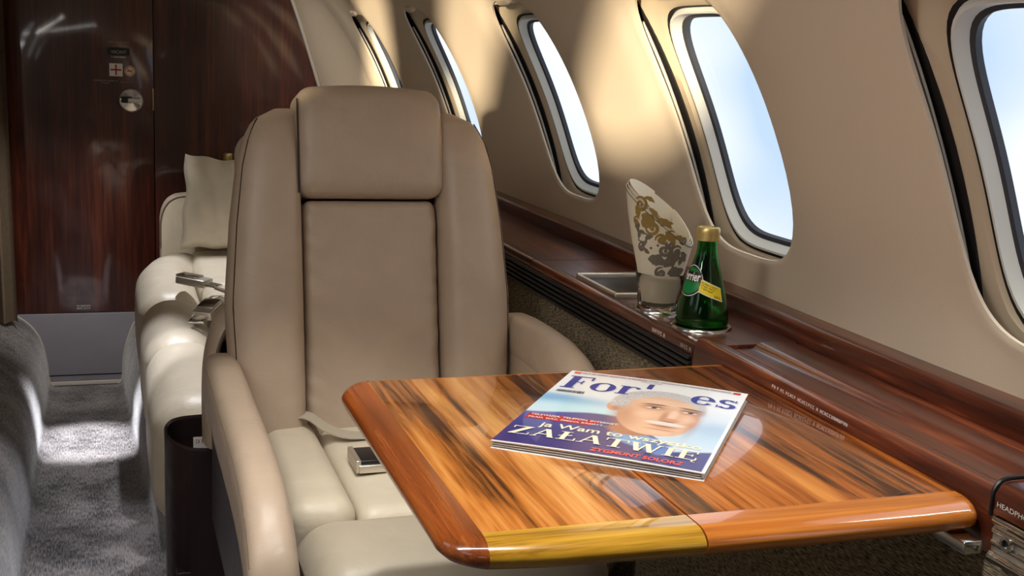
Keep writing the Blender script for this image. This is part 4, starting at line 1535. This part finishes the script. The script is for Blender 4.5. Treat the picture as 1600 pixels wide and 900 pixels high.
put('fold', nsheet(0.0, 0.004, -PI, PI), 'linen', npk)
put('fold', nsheet(-0.003, 0.0, -PI, PI), 'linen', npk)
put('fold', nsheet(-0.006, -0.003, -PI * 0.9, PI * 0.9), 'linen', npk)
put('hem', tube([nap(-1.7 + 3.4 * i / 40, ntop(-1.7 + 3.4 * i / 40) - 0.0075, 0.0004) for i in range(41)], 0.0006, 5), 'stitch', npk)
# scroll print: spirals and leaves in napkin coordinates (phi, z)


def stroke2(pts, w):
    V, F = [], []
    for i, p in enumerate(pts):
        a = pts[max(0, i - 1)]
        b = pts[min(len(pts) - 1, i + 1)]
        dx, dy = b[0] - a[0], b[1] - a[1]
        L = math.hypot(dx, dy) or 1
        ww = w(i / (len(pts) - 1))
        V += [(p[0] - dy / L * ww, p[1] + dx / L * ww), (p[0] + dy / L * ww, p[1] - dx / L * ww)]
    F = [(2 * i, 2 * i + 1, 2 * i + 3, 2 * i + 2) for i in range(len(pts) - 1)]
    return V, F


def spiral2(cx, cy, r, a0, turns, sgn=1, w=0.0022):
    pts = []
    for i in range(34):
        t = i / 33
        rr = r * (1 - 0.82 * t)
        a = a0 + sgn * turns * 2 * PI * t
        pts.append((cx + rr * math.cos(a), cy + rr * math.sin(a)))
    return merge2(stroke2(pts, lambda t: w * (0.35 + 0.9 * math.sin(PI * min(1, t * 1.1)) ** 0.7)), disc2(w * 1.3, 12, *pts[-1]))


def leaf2(cx, cy, L, a, wd=0.35):
    pts = [(cx + L * t / 14 * math.cos(a) + 0.12 * L * math.sin(PI * t / 14) * -math.sin(a), cy + L * t / 14 * math.sin(a) + 0.12 * L * math.sin(PI * t / 14) * math.cos(a)) for t in range(15)]
    return stroke2(pts, lambda t: L * wd * math.sin(PI * min(1, 0.05 + t * 0.95)) * (0.75 + 0.25 * abs(math.sin(9 * t))))


def nmap(u, v):
    z = v
    return nap(u / max(0.03, nrad(z)), z, 0.0004)


gold_p = merge2(spiral2(-0.036, 0.815, 0.012, 2.5, 1.4, -1), leaf2(-0.034, 0.800, 0.028, -0.7), spiral2(-0.015, 0.782, 0.011, 2.8, 1.3, 1), leaf2(-0.010, 0.795, 0.026, -0.5, 0.22),
                leaf2(0.004, 0.778, 0.026, -1.0, 0.24), spiral2(-0.044, 0.790, 0.007, 0.4, 1.2, 1, 0.0016), leaf2(-0.03, 0.826, 0.018, -0.4, 0.2), spiral2(0.012, 0.772, 0.008, 0.8, 1.3, 1, 0.0018), leaf2(-0.022, 0.811, 0.022, -0.9, 0.2))
grey_p = merge2(leaf2(-0.040, 0.776, 0.026, -1.05, 0.4), leaf2(-0.026, 0.764, 0.014, 0.4, 0.3), spiral2(0.004, 0.750, 0.0105, 2.0, 1.4, -1), leaf2(-0.020, 0.735, 0.028, -0.25, 0.34), leaf2(-0.018, 0.744, 0.012, 2.4, 0.3),
                spiral2(0.022, 0.748, 0.010, 0.6, 1.4, 1), leaf2(0.004, 0.725, 0.030, 0.55, 0.30), spiral2(0.000, 0.716, 0.0085, 1.2, 1.3, 1), leaf2(0.014, 0.722, 0.024, -0.75, 0.42), leaf2(0.028, 0.728, 0.018, 0.9, 0.3),
                leaf2(0.008, 0.745, 0.026, -1.2, 0.16), leaf2(0.010, 0.715, 0.02, -0.1, 0.4), spiral2(0.033, 0.766, 0.007, 2.6, 1.2, 1, 0.0016), disc2(0.002, 12, -0.006, 0.757), disc2(0.002, 12, -0.016, 0.752))
gold_p = merge2(gold_p, spiral2(-0.026, 0.790, 0.009, 1.0, 1.4, -1), leaf2(-0.046, 0.812, 0.020, -1.3, 0.28), leaf2(-0.004, 0.786, 0.020, 0.2, 0.2), leaf2(0.016, 0.770, 0.02, -0.3, 0.22), spiral2(-0.002, 0.766, 0.008, 3.4, 1.3, -1))
grey_p = merge2(grey_p, leaf2(-0.048, 0.792, 0.020, -1.2, 0.3), spiral2(-0.032, 0.752, 0.007, 1.2, 1.3, 1, 0.0018), spiral2(0.012, 0.758, 0.007, 2.2, 1.2, 1, 0.0018), leaf2(0.020, 0.733, 0.022, 1.2, 0.24), leaf2(-0.012, 0.727, 0.018, 0.9, 0.3), leaf2(0.028, 0.715, 0.014, 0.3, 0.4), leaf2(0.030, 0.748, 0.02, -1.0, 0.3))
put('scroll_print', to3(gold_p, nmap), 'damask_gold', npk, False, sharp='flatmesh')
put('scroll_print', to3(grey_p, nmap), 'damask_grey', npk, False, sharp='flatmesh')

# ---------------------------------------------------------------- ceiling downlights


def downlight(lab, x, y, power, cone, color=(1, 0.96, 0.92), aim=None, blend=0.5):
    z = ZC + math.sqrt(R0 ** 2 - (x - XC) ** 2)
    t = thing('downlight', (x, y, z), lab, 'light', group='ceiling downlights')
    put('bezel', lathe([(0.024, z - 0.012), (0.030, z - 0.016), (0.034, z - 0.012), (0.034, z + 0.004)], (x, y), 28), 'chrome', t)
    d = bpy.data.lights.new('downlight_lamp', 'SPOT')
    d.energy = power
    d.color = color
    d.spot_size = rad(cone)
    d.spot_blend = blend
    d.shadow_soft_size = 0.02
    o = bpy.data.objects.new('downlight_lamp', d)
    COL.objects.link(o)
    o.parent = t
    o.location = (0, 0, -0.02)
    dirv = Vector(aim) - Vector((x, y, z - 0.02)) if aim else Vector((0, 0, -1))
    o.rotation_euler = dirv.to_track_quat('-Z', 'Y').to_euler()


downlight('round ceiling downlight above the aisle near the door', -0.06, 3.62, 420, 15, (0.95, 0.95, 1.0), (-0.07, 3.66, -0.2), 0.8)
downlight('round ceiling downlight above the near end of the aisle', -0.06, 2.55, 40, 34, (0.92, 0.92, 1.0), (-0.12, 2.70, -0.2))
downlight('round ceiling downlight above the far sofa seat', 0.20, 3.45, 46, 36, (0.96, 0.96, 1.0), (0.22, 3.4, 0.36))
downlight('round ceiling downlight above the near sofa seat', 0.16, 2.45, 40, 36, (0.96, 0.96, 1.0), (0.13, 2.42, 0.36))
downlight('round ceiling downlight above the armchair seat', 0.20, 1.30, 22, 44, (1, 0.96, 0.9), (0.30, 1.48, 0.42))
downlight('round ceiling downlight above the wooden table', 0.36, 0.75, 18, 60, (1, 0.95, 0.88), (0.50, 1.05, 0.65))
downlight('added ceiling spot brightening the kick panel and lower lavatory door', -0.06, 3.15, 46, 38, (1, 0.95, 0.9), (-0.08, 4.3, 0.0), 0.9)  # added fill, lifts the dark panel below the door
downlight('added ceiling spot brightening the fairing beside the bulkhead', 0.05, 3.30, 26, 44, (1, 0.93, 0.84), (0.72, 4.15, 1.0), 0.9)  # added fill for the dim far end of the lining
